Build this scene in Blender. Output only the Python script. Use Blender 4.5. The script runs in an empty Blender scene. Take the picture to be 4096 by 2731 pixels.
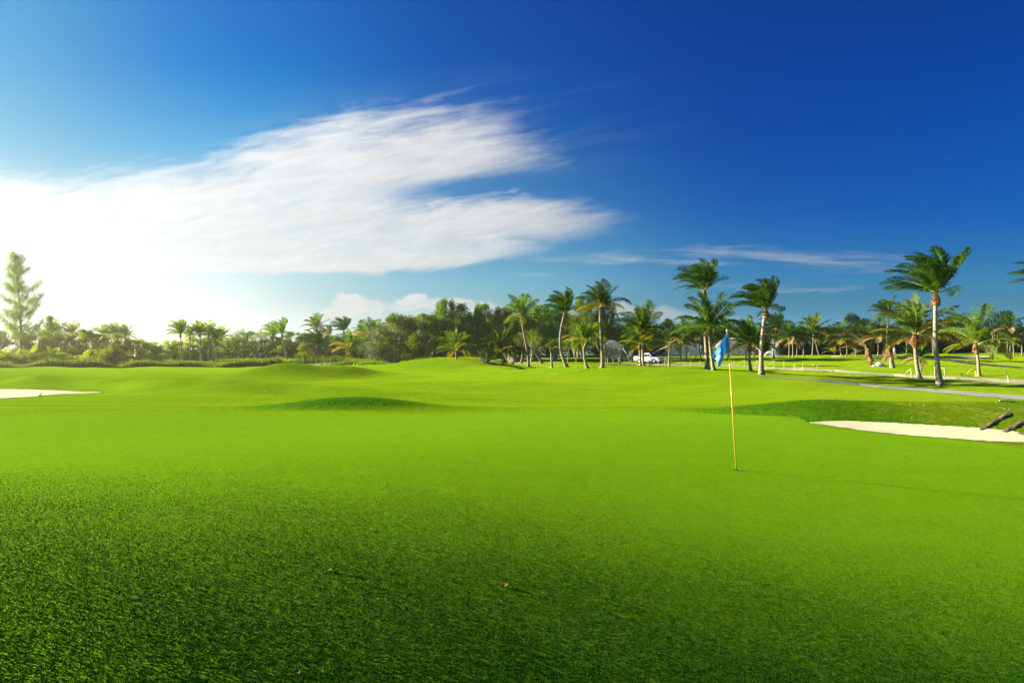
import bpy, math, random
import numpy as np
from mathutils import Vector, Matrix, noise as mnoise
R = math.radians
scene = bpy.context.scene
COL = scene.collection
EXPO = 2.1
HAZE = 0.0005
# ------------------------------------------------------------------ camera
FPX = 2502.8            # focal length in photo pixels (22 mm on 36 mm)
CAMZ = 1.7
PITCH = math.atan((1427 - 1365.5) / FPX)
cam_d = bpy.data.cameras.new('camera'); cam_d.lens = 22; cam_d.sensor_width = 36
cam_d.clip_end = 5000; cam_d.clip_start = 0.05
cam = bpy.data.objects.new('camera', cam_d); COL.objects.link(cam)
cam.location = (0, 0, CAMZ); cam.rotation_euler = (R(90) + PITCH, 0, 0)
scene.camera = cam
cp, sp = math.cos(PITCH), math.sin(PITCH)

def ray(sx, sy):
    """direction (dy = 1) seen at a photo position"""
    u = (sx - 2048) / FPX; v = (1365.5 - sy) / FPX
    d = np.array([u, cp - v * sp, sp + v * cp])
    return d / d[1]

def at_depth(sx, sy, y):
    d = ray(sx, sy)
    return Vector((d[0] * y, y, CAMZ + d[2] * y))

# ------------------------------------------------------------------ terrain heights
def S(a, b, v):
    t = np.clip((v - a) / (b - a), 0, 1)
    return t * t * (3 - 2 * t)

def G(x, y, cx, cy, sx, sy, rot=0.0):
    c, s = math.cos(rot), math.sin(rot)
    dx, dy = x - cx, y - cy
    a = (dx * c + dy * s) / sx; b = (-dx * s + dy * c) / sy
    return np.exp(-0.5 * (a * a + b * b))

def height(x, y):
    x = np.asarray(x, dtype=float); y = np.asarray(y, dtype=float)
    r = x / np.maximum(y, 1.0)
    h = np.zeros(np.broadcast(x, y).shape)
    # rising ground under the far trees
    hi_right = 2.0 * S(88, 150, y) + 0.7 * S(130, 190, y) * S(0.5, 0.8, r)
    hi_mid = 1.25 * S(112, 148, y) + 0.9 * S(150, 200, y)
    hi_left = 0.2 * S(118, 150, y) + 1.6 * S(170, 230, y)
    k1 = S(-0.10, 0.04, r); k2 = S(-0.55, -0.42, r)
    h = h + k1 * hi_right + (1 - k1) * (k2 * hi_mid + (1 - k2) * hi_left)
    h = h - 0.22 * S(40, 90, y) * S(-0.2, -0.5, r) * 0
    # soft swell beyond the green
    far = S(22, 34, y) * (1 - 0.5 * S(80, 110, y))
    h = h + far * (0.115 * np.sin(x * 0.37 + y * 0.21 + 1.0) + 0.09 * np.sin(x * 0.13 - y * 0.31)
                   + 0.065 * np.sin(x * 0.71 + y * 0.53 + 2.0 + np.sin(x * .2)) + 0.025 * np.sin(x * 1.3 - y * 0.9 + np.sin(y * .3)))
    # long grassed step left of centre
    d = (x + 8.4) * .512 + (y - 28.4) * .86; s = (x + 8.4) * .86 - (y - 28.4) * .512
    fade = (1 - S(0, 13, s))
    wob = 0.5 * np.sin(s * 0.35) + 0.3 * np.sin(s * 0.9 + 1)
    h = h + fade * (0.42 * S(-1.6, 0.9, d + wob) * np.exp(-np.clip(d, 0, 99) / 14) - 0.12 * np.exp(-((d + 3.4) / 2.2) ** 2))
    # berm at the back of the green
    h = h + 0.37 * G(x, y, -5.0, 20.6, 1.9, 0.55, -0.10)
    h = h + 0.10 * G(x, y, 4.0, 21.0, 5.0, 1.0)
    # twin mounds
    h = h + 0.92 * G(x, y, -16.0, 45, 2.1, 2.8) + 0.62 * G(x, y, -12.4, 47.5, 1.5, 2.0) + 0.15 * G(x, y, -14, 45, 6, 4)
    # hill left of centre and mound right of centre
    h = h + 1.30 * G(x, y, -6.4, 76, 6.2, 8) + 0.55 * G(x, y, -20, 82, 12, 8)
    h = h + 0.80 * G(x, y, 12.0, 50, 5.6, 8.0) + 0.42 * G(x, y, 6.0, 52, 4.5, 6.0) + 0.25 * G(x, y, 17.5, 46, 4, 7)
    # bank and hollow of the right-hand bunker
    yb = 19.4 - (x - 8) * 0.12; yc = 16.4 - (x - 8) * 0.55
    h = h + 0.34 * S(6.0, 10.0, x) * np.exp(-((y - yb) / 1.7) ** 2) * (1 - S(26, 40, x))
    h = h - 0.19 * S(6.6, 10.0, x) * np.exp(-((y - yc) / (1.2 + 0.1 * np.clip(x - 8, 0, 12))) ** 2) * (1 - S(26, 40, x))
    # hollow of the left-hand bunker
    h = h - 0.16 * G(x, y, -24, 30.5, 5.0, 1.6)
    # tilt added to the near ground so the low sun leaves it darker
    tilt = np.where(x > 0, 7.0 * np.tanh(x / 7.0), 3.0 * np.tanh(x / 3.0)); kx = 0.5 + 0.5 * np.tanh(x / 4.0)
    h = h - 0.215 * tilt * (1 - S(1.2, 14.5 + 3.0 * kx, y)) * S(-30, -12, y)
    # green: a faint roll
    near = 1 - S(20, 26, np.abs(y))
    h = h + near * 0.025 * (np.sin(x * 0.5 + 0.6) * np.sin(y * 0.45 + 0.4))
    # broad swell on the right lawn
    h = h + 0.5 * G(x, y, 62, 112, 16, 12) + 0.35 * G(x, y, 118, 150, 20, 14)
    return h

TS = np.concatenate([np.geomspace(2.0, 60, 500), np.linspace(60.3, 240, 700)])
def ground_hit(sx, sy, default=None):
    d = ray(sx, sy)
    X = d[0] * TS; Z = CAMZ + d[2] * TS
    diff = Z - height(X, TS)
    idx = np.nonzero((diff[:-1] > 0) & (diff[1:] <= 0))[0]
    if len(idx) == 0 or (default and TS[idx[0]] > default * 1.6):
        y = default or 150.0
        x = d[0] * y
        return Vector((x, y, float(height(x, y))))
    i = idx[0]; t = diff[i] / (diff[i] - diff[i + 1]); y = TS[i] * (1 - t) + TS[i + 1] * t
    x = d[0] * y
    return Vector((x, y, float(height(x, y))))

def on_ground(x, y, dz=0.0):
    return Vector((x, y, float(height(x, y)) + dz))

# ------------------------------------------------------------------ objects and tags
def tag(o, label=None, cat=None, group=None, kind=None):
    if label: o['label'] = label
    if cat: o['category'] = cat
    if group: o['group'] = group
    if kind: o['kind'] = kind
    return o

def empty(name, loc=(0, 0, 0), rz=0.0):
    o = bpy.data.objects.new(name, None); COL.objects.link(o)
    o.location = loc; o.rotation_euler = (0, 0, rz); o.empty_display_size = 0.3
    return o

class MB:
    """collects shapes into one mesh"""
    def __init__(s):
        s.v = []; s.f = []; s.m = []; s.n = 0
    def add(s, v, f, m=0):
        v = np.asarray(v, dtype=float).reshape(-1, 3)
        s.v.append(v)
        s.f += [tuple(int(i) + s.n for i in q) for q in f]
        s.m += [m] * len(f); s.n += len(v)
    def box(s, c, d, m=0, rot=None):
        x, y, z = [k / 2 for k in d]
        v = np.array([(-x, -y, -z), (x, -y, -z), (x, y, -z), (-x, y, -z), (-x, -y, z), (x, -y, z), (x, y, z), (-x, y, z)])
        if rot is not None: v = v @ np.array(rot).T
        s.add(v + np.array(c), [(0, 3, 2, 1), (4, 5, 6, 7), (0, 1, 5, 4), (1, 2, 6, 5), (2, 3, 7, 6), (3, 0, 4, 7)], m)
    def tube(s, pts, rad, n=8, m=0, cap=True):
        pts = [Vector(p) for p in pts]
        if not hasattr(rad, '__len__'): rad = [rad] * len(pts)
        v = []; f = []
        ref = Vector((0.3, 1, 0.2))
        for i, p in enumerate(pts):
            t = (pts[min(i + 1, len(pts) - 1)] - pts[max(i - 1, 0)])
            t = t.normalized() if t.length > 1e-9 else Vector((0, 0, 1))
            a = t.cross(ref)
            if a.length < 1e-3: a = t.cross(Vector((1, 0, 0)))
            a.normalize(); b = t.cross(a)
            ref = a.cross(t)
            for k in range(n):
                w = 2 * math.pi * k / n
                v.append(p + (a * math.cos(w) + b * math.sin(w)) * rad[i])
        for i in range(len(pts) - 1):
            for k in range(n):
                f.append((i * n + k, i * n + (k + 1) % n, (i + 1) * n + (k + 1) % n, (i + 1) * n + k))
        if cap:
            f.append(tuple(range(n))[::-1]); f.append(tuple((len(pts) - 1) * n + k for k in range(n)))
        s.add(v, f, m)
    def prism(s, prof, y0, y1, m=0):
        """side profile in x,z extruded over y"""
        n = len(prof)
        v = [(x, y0, z) for x, z in prof] + [(x, y1, z) for x, z in prof]
        f = [tuple(range(n)), tuple(range(2 * n - 1, n - 1, -1))]
        f += [(i, i + n, (i + 1) % n + n, (i + 1) % n) for i in range(n)]
        s.add(v, f, m)
    def mesh(s, name, mats, smooth=False):
        me = bpy.data.meshes.new(name)
        V = np.concatenate(s.v) if s.v else np.zeros((0, 3))
        me.from_pydata(V.tolist(), [], s.f)
        for m in mats: me.materials.append(m)
        me.polygons.foreach_set('material_index', s.m)
        if smooth: me.polygons.foreach_set('use_smooth', [True] * len(s.f))
        me.update()
        return me
    def build(s, name, mats, parent=None, smooth=False, bevel=0):
        if not isinstance(mats, (list, tuple)): mats = [mats]
        o = bpy.data.objects.new(name, s.mesh(name, mats, smooth)); COL.objects.link(o)
        if parent: o.parent = parent
        if bevel:
            b = o.modifiers.new('bevel', 'BEVEL'); b.width = bevel; b.segments = 2; b.limit_method = 'ANGLE'
        return o

def link(name, me, parent=None, loc=None, rot=None, scale=None):
    o = bpy.data.objects.new(name, me); COL.objects.link(o)
    if parent: o.parent = parent
    if loc is not None: o.location = loc
    if rot is not None: o.rotation_euler = rot
    if scale is not None: o.scale = scale if hasattr(scale, '__len__') else (scale,) * 3
    return o

# ------------------------------------------------------------------ node helpers
class NT:
    def __init__(s, nt): s.nt = nt
    def node(s, t, **kw):
        n = s.nt.nodes.new(t)
        for k, v in kw.items(): setattr(n, k, v)
        return n
    def put(s, inp, v):
        if isinstance(v, V_): v = v.s
        if isinstance(v, bpy.types.NodeSocket): s.nt.links.new(v, inp)
        else: inp.default_value = v
    def m(s, op, *a, clamp=False):
        n = s.node('ShaderNodeMath', operation=op); n.use_clamp = clamp
        for i, v in enumerate(a): s.put(n.inputs[i], v)
        return V_(s, n.outputs[0])
    def sm(s, a, b, v):
        n = s.node('ShaderNodeMapRange', interpolation_type='SMOOTHSTEP')
        s.put(n.inputs[0], v); n.inputs[1].default_value = a; n.inputs[2].default_value = b
        return V_(s, n.outputs[0])
    def lin(s, a, b, c, d, v):
        n = s.node('ShaderNodeMapRange')
        s.put(n.inputs[0], v)
        for i, k in enumerate((a, b, c, d)): n.inputs[i + 1].default_value = k
        return V_(s, n.outputs[0])
    def xyz(s, x, y, z=0.0):
        n = s.node('ShaderNodeCombineXYZ')
        for i, v in enumerate((x, y, z)): s.put(n.inputs[i], v)
        return n.outputs[0]
    def noise(s, vec, scale, detail=4, rough=0.55, dist=0.0, col=False, dim='3D'):
        n = s.node('ShaderNodeTexNoise'); n.noise_dimensions = dim
        if vec is not None: s.put(n.inputs['Vector'], vec)
        n.inputs['Scale'].default_value = scale; n.inputs['Detail'].default_value = detail
        n.inputs['Roughness'].default_value = rough; n.inputs['Distortion'].default_value = dist
        return n.outputs['Color'] if col else V_(s, n.outputs['Fac'])
    def mix(s, f, a, b, mode='MIX'):
        n = s.node('ShaderNodeMix', data_type='RGBA', blend_type=mode)
        s.put(n.inputs[0], f)
        s.put(n.inputs[6], c4(a)); s.put(n.inputs[7], c4(b))
        return n.outputs[2]
    def ramp(s, fac, stops, interp='LINEAR'):
        n = s.node('ShaderNodeValToRGB'); cr = n.color_ramp; cr.interpolation = interp
        s.put(n.inputs[0], fac)
        while len(cr.elements) < len(stops): cr.elements.new(0.5)
        for e, (p, c) in zip(cr.elements, stops): e.position = p; e.color = c4(c)
        return n.outputs[0]
    def vmath(s, op, a, b=None):
        n = s.node('ShaderNodeVectorMath', operation=op); s.put(n.inputs[0], a)
        if b is not None:
            s.put(n.inputs['Scale'] if op == 'SCALE' else n.inputs[1], b)
        return n.outputs[0]

class V_:
    def __init__(s, t, sock): s.t = t; s.s = sock
    def __add__(a, b): return a.t.m('ADD', a, b)
    __radd__ = __add__
    def __sub__(a, b): return a.t.m('SUBTRACT', a, b)
    def __rsub__(a, b): return a.t.m('SUBTRACT', b, a)
    def __mul__(a, b): return a.t.m('MULTIPLY', a, b)
    __rmul__ = __mul__
    def __truediv__(a, b): return a.t.m('DIVIDE', a, b)
    def clamp(a): return a.t.m('ADD', a, 0.0, clamp=True)

def c4(c):
    if isinstance(c, (tuple, list)) and len(c) == 3: return (*c, 1.0)
    return c

def lin(c):
    c = c / 255.0
    return c / 12.92 if c <= 0.04045 else ((c + 0.055) / 1.055) ** 2.4
def srgb(r, g, b): return (lin(r), lin(g), lin(b))
# ------------------------------------------------------------------ world: clear sky with wind-drawn cloud
SUN_EL = 17.0; SUN_AZ = -75.0      # degrees; azimuth measured from straight ahead, left negative
w = bpy.data.worlds.new('World'); scene.world = w; w.use_nodes = True
T = NT(w.node_tree); bgn = w.node_tree.nodes['Background']
sk = T.node('ShaderNodeTexSky', sky_type='NISHITA'); sk.sun_disc = False
sk.sun_elevation = R(SUN_EL); sk.sun_rotation = R(SUN_AZ); sk.dust_density = 1.5; sk.ozone_density = 1.5
tc = T.node('ShaderNodeTexCoord'); sep = T.node('ShaderNodeSeparateXYZ')
w.node_tree.links.new(tc.outputs['Generated'], sep.inputs[0])
dx, dy, dz = [V_(T, o) for o in sep.outputs]
yy = T.m('MAXIMUM', dy, 0.22)
A = dx / yy * 2.503 + 2.048          # chart of the sky in front: bearing
B = 1.427 - dz / yy * 2.503          # and height (1.427 is the horizon)
# measured colour of the clear sky against the plain Nishita sky, over bearing x height
NIS = {0: [(0.364, 0.377, 0.53), (0.18, 0.251, 0.372), (0.112, 0.171, 0.272), (0.095, 0.151, 0.243), (0.109, 0.173, 0.278)],
       0.3: [(0.409, 0.491, 0.6), (0.207, 0.29, 0.412), (0.127, 0.194, 0.298), (0.11, 0.174, 0.269), (0.129, 0.205, 0.31)],
       0.6: [(0.51, 0.593, 0.677), (0.256, 0.35, 0.47), (0.156, 0.235, 0.34), (0.136, 0.212, 0.308), (0.164, 0.253, 0.356)],
       0.9: [(0.668, 0.736, 0.737), (0.342, 0.446, 0.53), (0.21, 0.302, 0.389), (0.186, 0.275, 0.353), (0.222, 0.323, 0.395)],
       1.1: [(0.829, 0.848, 0.717), (0.439, 0.529, 0.532), (0.271, 0.362, 0.397), (0.239, 0.326, 0.355), (0.279, 0.37, 0.379)],
       1.25: [(0.993, 0.881, 0.574), (0.539, 0.556, 0.43), (0.335, 0.382, 0.321), (0.287, 0.335, 0.282), (0.312, 0.352, 0.282)],
       1.38: [(0.946, 0.681, 0.348), (0.476, 0.389, 0.227), (0.273, 0.245, 0.158), (0.213, 0.201, 0.136), (0.211, 0.202, 0.139)]}
TGT = {0: [(71,157,218),(8,114,204),(7,74,164),(1,60,146),(1,62,148)],
       .3: [(100,178,226),(20,134,214),(12,84,172),(1,66,156),(1,70,162)],
       .6: [(150,205,235),(95,178,228),(34,108,180),(6,76,166),(4,84,176)],
       .9: [(226,245,250),(160,210,236),(72,146,198),(24,100,180),(20,104,186)],
       1.1: [(236,249,248),(196,230,238),(112,180,210),(52,130,186),(56,132,184)],
       1.25: [(246,253,244),(222,241,240),(158,206,216),(88,152,184),(88,150,182)],
       1.38: [(255,255,240),(248,252,236),(184,218,214),(112,166,184),(104,160,180)]}
rows = sorted(TGT)
ws = []; cols = []
for i in range(5):
    ws.append(T.m('POWER', 2.718, ((A - float(i)) * (A - float(i))) * (-1 / 0.62 ** 2)) + 1e-5)
    st = []
    for b in rows:
        t = TGT[b][i]; n_ = NIS[b][i]
        st.append(((b + 0.4) / 1.9, tuple(min(4.0, lin(t[k]) / n_[k] / 2 ** EXPO) for k in range(3))))
    if i == 0: st = [(p, c) for p, c in st]
    cols.append(T.ramp((B + 0.4) / 1.9, st, 'CARDINAL'))
tot = ws[0]
for q in ws[1:]: tot = tot + q
acc = None
for q, c in zip(ws, cols):
    t = T.vmath('SCALE', c, (q / tot).s)
    acc = t if acc is None else T.vmath('ADD', acc, t)
skyc = T.vmath('MULTIPLY', T.vmath('SCALE', sk.outputs[0], 0.1), acc)
# low warm glow of the evening air, far left at the horizon
gl = T.m('POWER', 2.718, ((A - 0.60) * (A - 0.60)) * -4.5 + ((B - 1.36) * (B - 1.36)) * -14.0)
skyc = T.vmath('ADD', skyc, T.vmath('SCALE', T.xyz(1.0, 0.98, 0.80), (gl * 0.13).s))

# ---- clouds, shaped in the same chart
def warp(sx, sy, amt, scale, dist=0.0, rot=0.0):
    c, s_ = math.cos(rot), math.sin(rot)
    a = (A * c + B * s_) * sx; b = (B * c - A * s_) * sy
    return T.noise(T.xyz(a, b, amt), scale, 8, 0.6, dist)
n_big = warp(1, 1.6, 0.0, 1.7)
n_fib = warp(0.6, 4.2, 3.0, 2.6, 0.5, -0.16)      # fibres drawn along the wind
n_fine = warp(0.8, 3.6, 7.0, 7.0, 0.5, -0.2)
wa = A + (n_big - 0.5) * 0.26 + (n_fine - 0.5) * 0.10
wb = B + (n_fib - 0.5) * 0.10 + (n_big - 0.5) * 0.08 + (n_fine - 0.5) * 0.05
def ell(cx, cy, rx, ry, rot=0.0, soft=0.6, gain=1.0):
    c, s_ = math.cos(rot), math.sin(rot)
    u = ((wa - cx) * c + (wb - cy) * s_) * (1 / rx)
    v = ((wb - cy) * c - (wa - cx) * s_) * (1 / ry)
    d = T.m('SQRT', u * u + v * v)
    return T.sm(1.0 + soft * 0.5, 1.0 - soft * 0.5, d) * gain
def mx(*l):
    r = l[0]
    for k in l[1:]: r = T.m('MAXIMUM', r, k)
    return r
big = mx(ell(1.30, 0.69, 0.68, 0.19, -0.26, 1.3), ell(1.66, 0.61, 0.42, 0.15, -0.05, 1.3), ell(1.80, 0.61, 0.40, 0.16, 0.12, 1.7, 0.7),
         ell(0.95, 0.86, 1.0, 0.21, -0.02, 1.0), ell(0.2, 0.90, 0.9, 0.19, 0.05, 1.1),
         ell(1.10, 0.98, 1.02, 0.115, 0.0, 0.35), ell(1.93, 0.865, 0.44, 0.09, 0.02, 1.3, 0.95),
         ell(1.75, 0.93, 0.45, 0.12, -0.2, 0.6, 0.95), ell(0.5, 0.96, 0.9, 0.15, 0.0, 0.6, 0.9))
gap = ell(1.97, 0.752, 0.40, 0.05, -0.10, 1.4, 0.8)
big = big * (1.0 - gap)
n_hi = warp(0.7, 3.4, 17.0, 18.0, 0.5, -0.2)
wisp = T.sm(0.06, 1.38, big * 1.20 + (n_fib - 0.5) * 0.95 * T.sm(0, .25, big) + (n_fine - 0.5) * 0.60 * T.sm(0, .2, big) + (n_hi - 0.5) * 0.30 * T.sm(0, .2, big)) * 0.96
halo = ell(1.55, 0.58, 0.75, 0.18, -0.10, 1.8, 0.10) * T.sm(0.40, 0.62, n_fib)
n_st = warp(0.7, 9.0, 12.0, 3.0, 0.3, 0.03)
stk = mx(ell(2.62, 1.02, 0.42, 0.022, -0.035, 1.6, 0.85), ell(3.06, 1.035, 0.45, 0.026, 0.0, 1.6, 1.0), ell(3.35, 1.06, 0.45, 0.022, 0.02, 1.6, 0.5),
         ell(3.15, 1.14, 0.30, 0.012, 0.03, 1.6, 0.6), ell(2.20, 1.092, 0.12, 0.006, 0, 1.6, 0.5)) * T.sm(0.36, 0.66, n_st) * 0.50
# cumulus low over the trees
n_c = T.noise(T.xyz(A, B, 5.0), 7.0, 6, 0.55)
n_c2 = T.noise(T.xyz(A, B, 9.0), 22.0, 3, 0.5)
ca = A + (n_c - 0.5) * 0.14; cb = B + (n_c - 0.5) * 0.10 + (n_c2 - 0.5) * 0.025
def puff(cx, cy, rx, ry, soft=0.35, g=1.0):
    u = (ca - cx) * (1 / rx); v = (cb - cy) * (1 / ry)
    return T.sm(1.0 + soft * .5, 1.0 - soft * .5, T.m('SQRT', u * u + v * v)) * g
cum = mx(puff(1.41, 1.225, 0.075, 0.045), puff(1.35, 1.26, 0.08, 0.03), puff(1.47, 1.235, 0.07, 0.04, .5, .9), puff(1.64, 1.195, 0.075, 0.028),
         puff(1.70, 1.225, 0.16, 0.025, .6, .8), puff(1.82, 1.215, 0.08, 0.022, .5, .9), puff(1.90, 1.235, 0.10, 0.02, .6, .8), puff(1.10, 1.245, 0.035, 0.025, .5, .7),
         puff(1.20, 1.24, 0.04, 0.028, .5, .7), puff(2.58, 1.25, 0.15, 0.035, .7, .55), puff(2.55, 1.225, 0.10, 0.012, .7, .5), puff(2.75, 1.265, 0.16, 0.02, .7, .4),
         puff(1.6, 1.28, 0.34, 0.035, 1.2, .45))
front = T.sm(0.05, 0.25, dy)
cl = (mx(wisp.clamp(), halo, stk, cum * 0.93) * front).clamp()
# cloud light: brighter toward the sun side
cb_ = T.lin(0.0, 3.0, 1.15, 0.62, A)
sh = T.lin(0.3, 0.75, 0.90, 1.04, n_big) * T.lin(0.3, 0.7, 0.93, 1.05, n_fine)
cval = (cb_ * sh) * (1 / 2 ** EXPO)
cc = T.xyz(cval * 0.985, cval, cval * 1.0)
fin = T.mix(cl, skyc, cc)
# below the horizon: plain air colour
fin = T.mix(T.sm(-0.02, -0.12, dz), fin, (0.12, 0.16, 0.15))
w.node_tree.links.new(fin, bgn.inputs[0]); bgn.inputs[1].default_value = 1.0
# ------------------------------------------------------------------ sun
sl = bpy.data.lights.new('sun', 'SUN'); sl.energy = 5.0; sl.angle = R(0.6); sl.color = (1.0, 0.86, 0.62)
so = bpy.data.objects.new('sun', sl); COL.objects.link(so)
sd = Vector((math.sin(R(SUN_AZ)) * math.cos(R(SUN_EL)), math.cos(R(SUN_AZ)) * math.cos(R(SUN_EL)), math.sin(R(SUN_EL))))
so.rotation_euler = sd.to_track_quat('Z', 'Y').to_euler()
vs = scene.view_settings
vs.view_transform = 'Standard'; vs.look = 'None'; vs.exposure = EXPO; vs.gamma = 1.0; vs.use_curve_mapping = False
scene.cycles.volume_bounces = 0; scene.cycles.max_bounces = 6; scene.cycles.transparent_max_bounces = 16

# ------------------------------------------------------------------ materials
def mat(name):
    m = bpy.data.materials.new(name); m.use_nodes = True
    t = NT(m.node_tree); p = m.node_tree.nodes['Principled BSDF']
    return m, t, p
def simple(name, col, rough=0.7, spec=0.3, metal=0.0, var=0.12, scale=8.0, bump=0.0):
    m, t, p = mat(name)
    tcn = t.node('ShaderNodeTexCoord')
    n = t.noise(tcn.outputs['Object'], scale, 4)
    c = t.mix(n, tuple(k * (1 - var * 1.6) for k in col), tuple(min(1, k * (1 + var * 1.6)) for k in col))
    t.put(p.inputs['Base Color'], c); p.inputs['Roughness'].default_value = rough
    p.inputs['Specular IOR Level'].default_value = spec; p.inputs['Metallic'].default_value = metal
    if bump:
        b = t.node('ShaderNodeBump'); b.inputs['Strength'].default_value = bump; b.inputs['Distance'].default_value = 0.02
        t.put(b.inputs['Height'], n); t.put(p.inputs['Normal'], b.outputs[0])
    return m
def leafmat(name, c1, c2, transl=0.35, tcol=None, rough=0.6, spec=0.08):
    """leaf with colour that differs from leaf to leaf, letting some light through"""
    m, t, p = mat(name)
    g = t.node('ShaderNodeNewGeometry')
    c = t.mix(g.outputs['Random Per Island'], c1, c2)
    oi = t.node('ShaderNodeObjectInfo')
    hs = t.node('ShaderNodeHueSaturation')
    t.put(hs.inputs['Value'], t.lin(0, 1, 0.8, 1.2, oi.outputs['Random'])); t.put(hs.inputs['Hue'], t.lin(0, 1, 0.49, 0.51, oi.outputs['Random']))
    t.put(hs.inputs['Color'], c)
    t.put(p.inputs['Base Color'], hs.outputs[0]); p.inputs['Roughness'].default_value = rough
    p.inputs['Specular IOR Level'].default_value = spec
    tr = t.node('ShaderNodeBsdfTranslucent')
    tm = t.mix(1.0, hs.outputs[0], tcol or (1.5, 1.35, 0.5), 'MULTIPLY'); t.put(tr.inputs[0], tm)
    ms = t.node('ShaderNodeMixShader'); ms.inputs[0].default_value = transl
    t.put(ms.inputs[1], p.outputs[0]); t.put(ms.inputs[2], tr.outputs[0])
    t.put(m.node_tree.nodes['Material Output'].inputs[0], ms.outputs[0])
    return m

def grass_material():
    m, t, p = mat('mown_grass')
    geo = t.node('ShaderNodeNewGeometry'); pos = geo.outputs['Position']
    at = t.node('ShaderNodeAttribute'); at.attribute_name = 'zones'      # r green, g rough, b dry/bare
    sp_ = t.node('ShaderNodeSeparateColor'); t.put(sp_.inputs[0], at.outputs['Color'])
    zg, zr, zd = [V_(t, o) for o in sp_.outputs]
    n1 = t.noise(pos, 0.22, 5, 0.6); n2 = t.noise(pos, 1.6, 5, 0.62); n3 = t.noise(pos, 9.0, 4, 0.65)
    n4 = t.noise(pos, 75.0, 3, 0.6); n5 = t.noise(pos, 190.0, 2, 0.6)
    fair = t.mix(n2, (0.032, 0.125, 0.0008), (0.090, 0.205, 0.001))
    fair = t.mix(t.sm(0.45, 0.75, n1), fair, (0.062, 0.150, 0.0014))
    green = t.mix(n2, (0.026, 0.150, 0.003), (0.060, 0.235, 0.006))
    green = t.mix(t.sm(0.4, 0.75, n1) * 0.6, green, (0.055, 0.185, 0.006))
    rough_ = t.mix(n3, (0.008, 0.048, 0.0008), (0.028, 0.085, 0.002))
    st_ = t.node('ShaderNodeMapping'); st_.inputs['Scale'].default_value = (0.10, 0.9, 1.0); t.put(st_.inputs[0], pos)
    stn = t.noise(st_.outputs[0], 1.3, 6, 0.68)
    hs0 = t.node('ShaderNodeHueSaturation'); t.put(hs0.inputs['Value'], t.lin(0.3, 0.7, 0.6, 1.4, stn)); t.put(hs0.inputs['Color'], fair); fair = hs0.outputs[0]
    wear = t.sm(0.56, 0.70, t.noise(pos, 0.9, 7, 0.72))
    green = t.mix(wear * 0.55, green, (0.095, 0.225, 0.012))
    marks = t.sm(0.69, 0.73, t.noise(pos, 4.5, 2, 0.5))
    green = t.mix(marks * 0.35, green, (0.13, 0.21, 0.02))
    c = t.mix(zg, fair, green); c = t.mix(zr, c, rough_)
    dry = t.mix(n3, (0.11, 0.13, 0.02), (0.20, 0.19, 0.06))
    c = t.mix((zd * t.sm(0.45, 0.7, t.noise(pos, 2.3, 6, 0.7))).clamp(), c, dry)
    # blade-to-blade difference
    n45 = t.noise(pos, 34.0, 3, 0.6)
    f = (n4 - 0.5) * 2.2 + (n5 - 0.5) * 1.8 + (n45 - 0.5) * 1.0 + (n3 - 0.5) * 0.8 + (t.noise(pos, 3.4, 4, 0.7) - 0.5) * (1.0 - zg) * 0.9
    hs = t.node('ShaderNodeHueSaturation'); t.put(hs.inputs['Value'], f + 1.0); t.put(hs.inputs['Color'], c)
    hs.inputs['Saturation'].default_value = 1.0
    t.put(p.inputs['Base Color'], hs.outputs[0])
    p.inputs['Roughness'].default_value = 0.8; p.inputs['Specular IOR Level'].default_value = 0.0
    p.inputs['Sheen Weight'].default_value = 0.18; p.inputs['Sheen Roughness'].default_value = 0.35
    p.inputs['Sheen Tint'].default_value = (0.70, 1.0, 0.02, 1)
    b = t.node('ShaderNodeBump'); b.inputs['Strength'].default_value = 1.0; b.inputs['Distance'].default_value = 0.012
    t.put(b.inputs['Height'], n4 * 0.8 + n5 * 0.7 + n45 * 0.5 + n3 * 0.5)
    b2 = t.node('ShaderNodeBump'); b2.inputs['Strength'].default_value = 0.5; b2.inputs['Distance'].default_value = 0.15
    t.put(b2.inputs['Height'], n3 * (zr + 0.12)); t.put(b.inputs['Normal'], b2.outputs[0])
    t.put(p.inputs['Normal'], b.outputs[0])
    gs = t.node('ShaderNodeBsdfGlossy'); gs.inputs['Roughness'].default_value = 0.5; t.put(gs.inputs['Normal'], b.outputs[0])
    gs.inputs['Color'].default_value = (0.56, 0.85, 0.015, 1)
    ms = t.node('ShaderNodeMixShader'); ms.inputs[0].default_value = 0.10
    t.put(ms.inputs[1], p.outputs[0]); t.put(ms.inputs[2], gs.outputs[0]); t.put(m.node_tree.nodes['Material Output'].inputs[0], ms.outputs[0])
    return m
M_GRASS = grass_material()
def sand_material(name, c1, c2):
    m, t, p = mat(name)
    geo = t.node('ShaderNodeNewGeometry'); pos = geo.outputs['Position']
    n = t.noise(pos, 3.0, 6, 0.65); n2 = t.noise(pos, 40, 3, 0.6)
    c = t.mix(n, c1, c2)
    c = t.mix(t.sm(0.64, 0.70, t.noise(pos, 11, 4, 0.7)) * 0.45, c, (0.30, 0.25, 0.12))
    t.put(p.inputs['Base Color'], c); p.inputs['Roughness'].default_value = 0.95; p.inputs['Specular IOR Level'].default_value = 0.1
    b = t.node('ShaderNodeBump'); b.inputs['Distance'].default_value = 0.02; b.inputs['Strength'].default_value = 0.7
    t.put(b.inputs['Height'], n2 + n * 2.0); t.put(p.inputs['Normal'], b.outputs[0])
    return m
M_SAND = sand_material('bunker_sand', (0.48, 0.45, 0.28), (0.72, 0.68, 0.45))
M_CRUSH = sand_material('crushed_coral', (0.36, 0.33, 0.24), (0.54, 0.49, 0.36))
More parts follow.
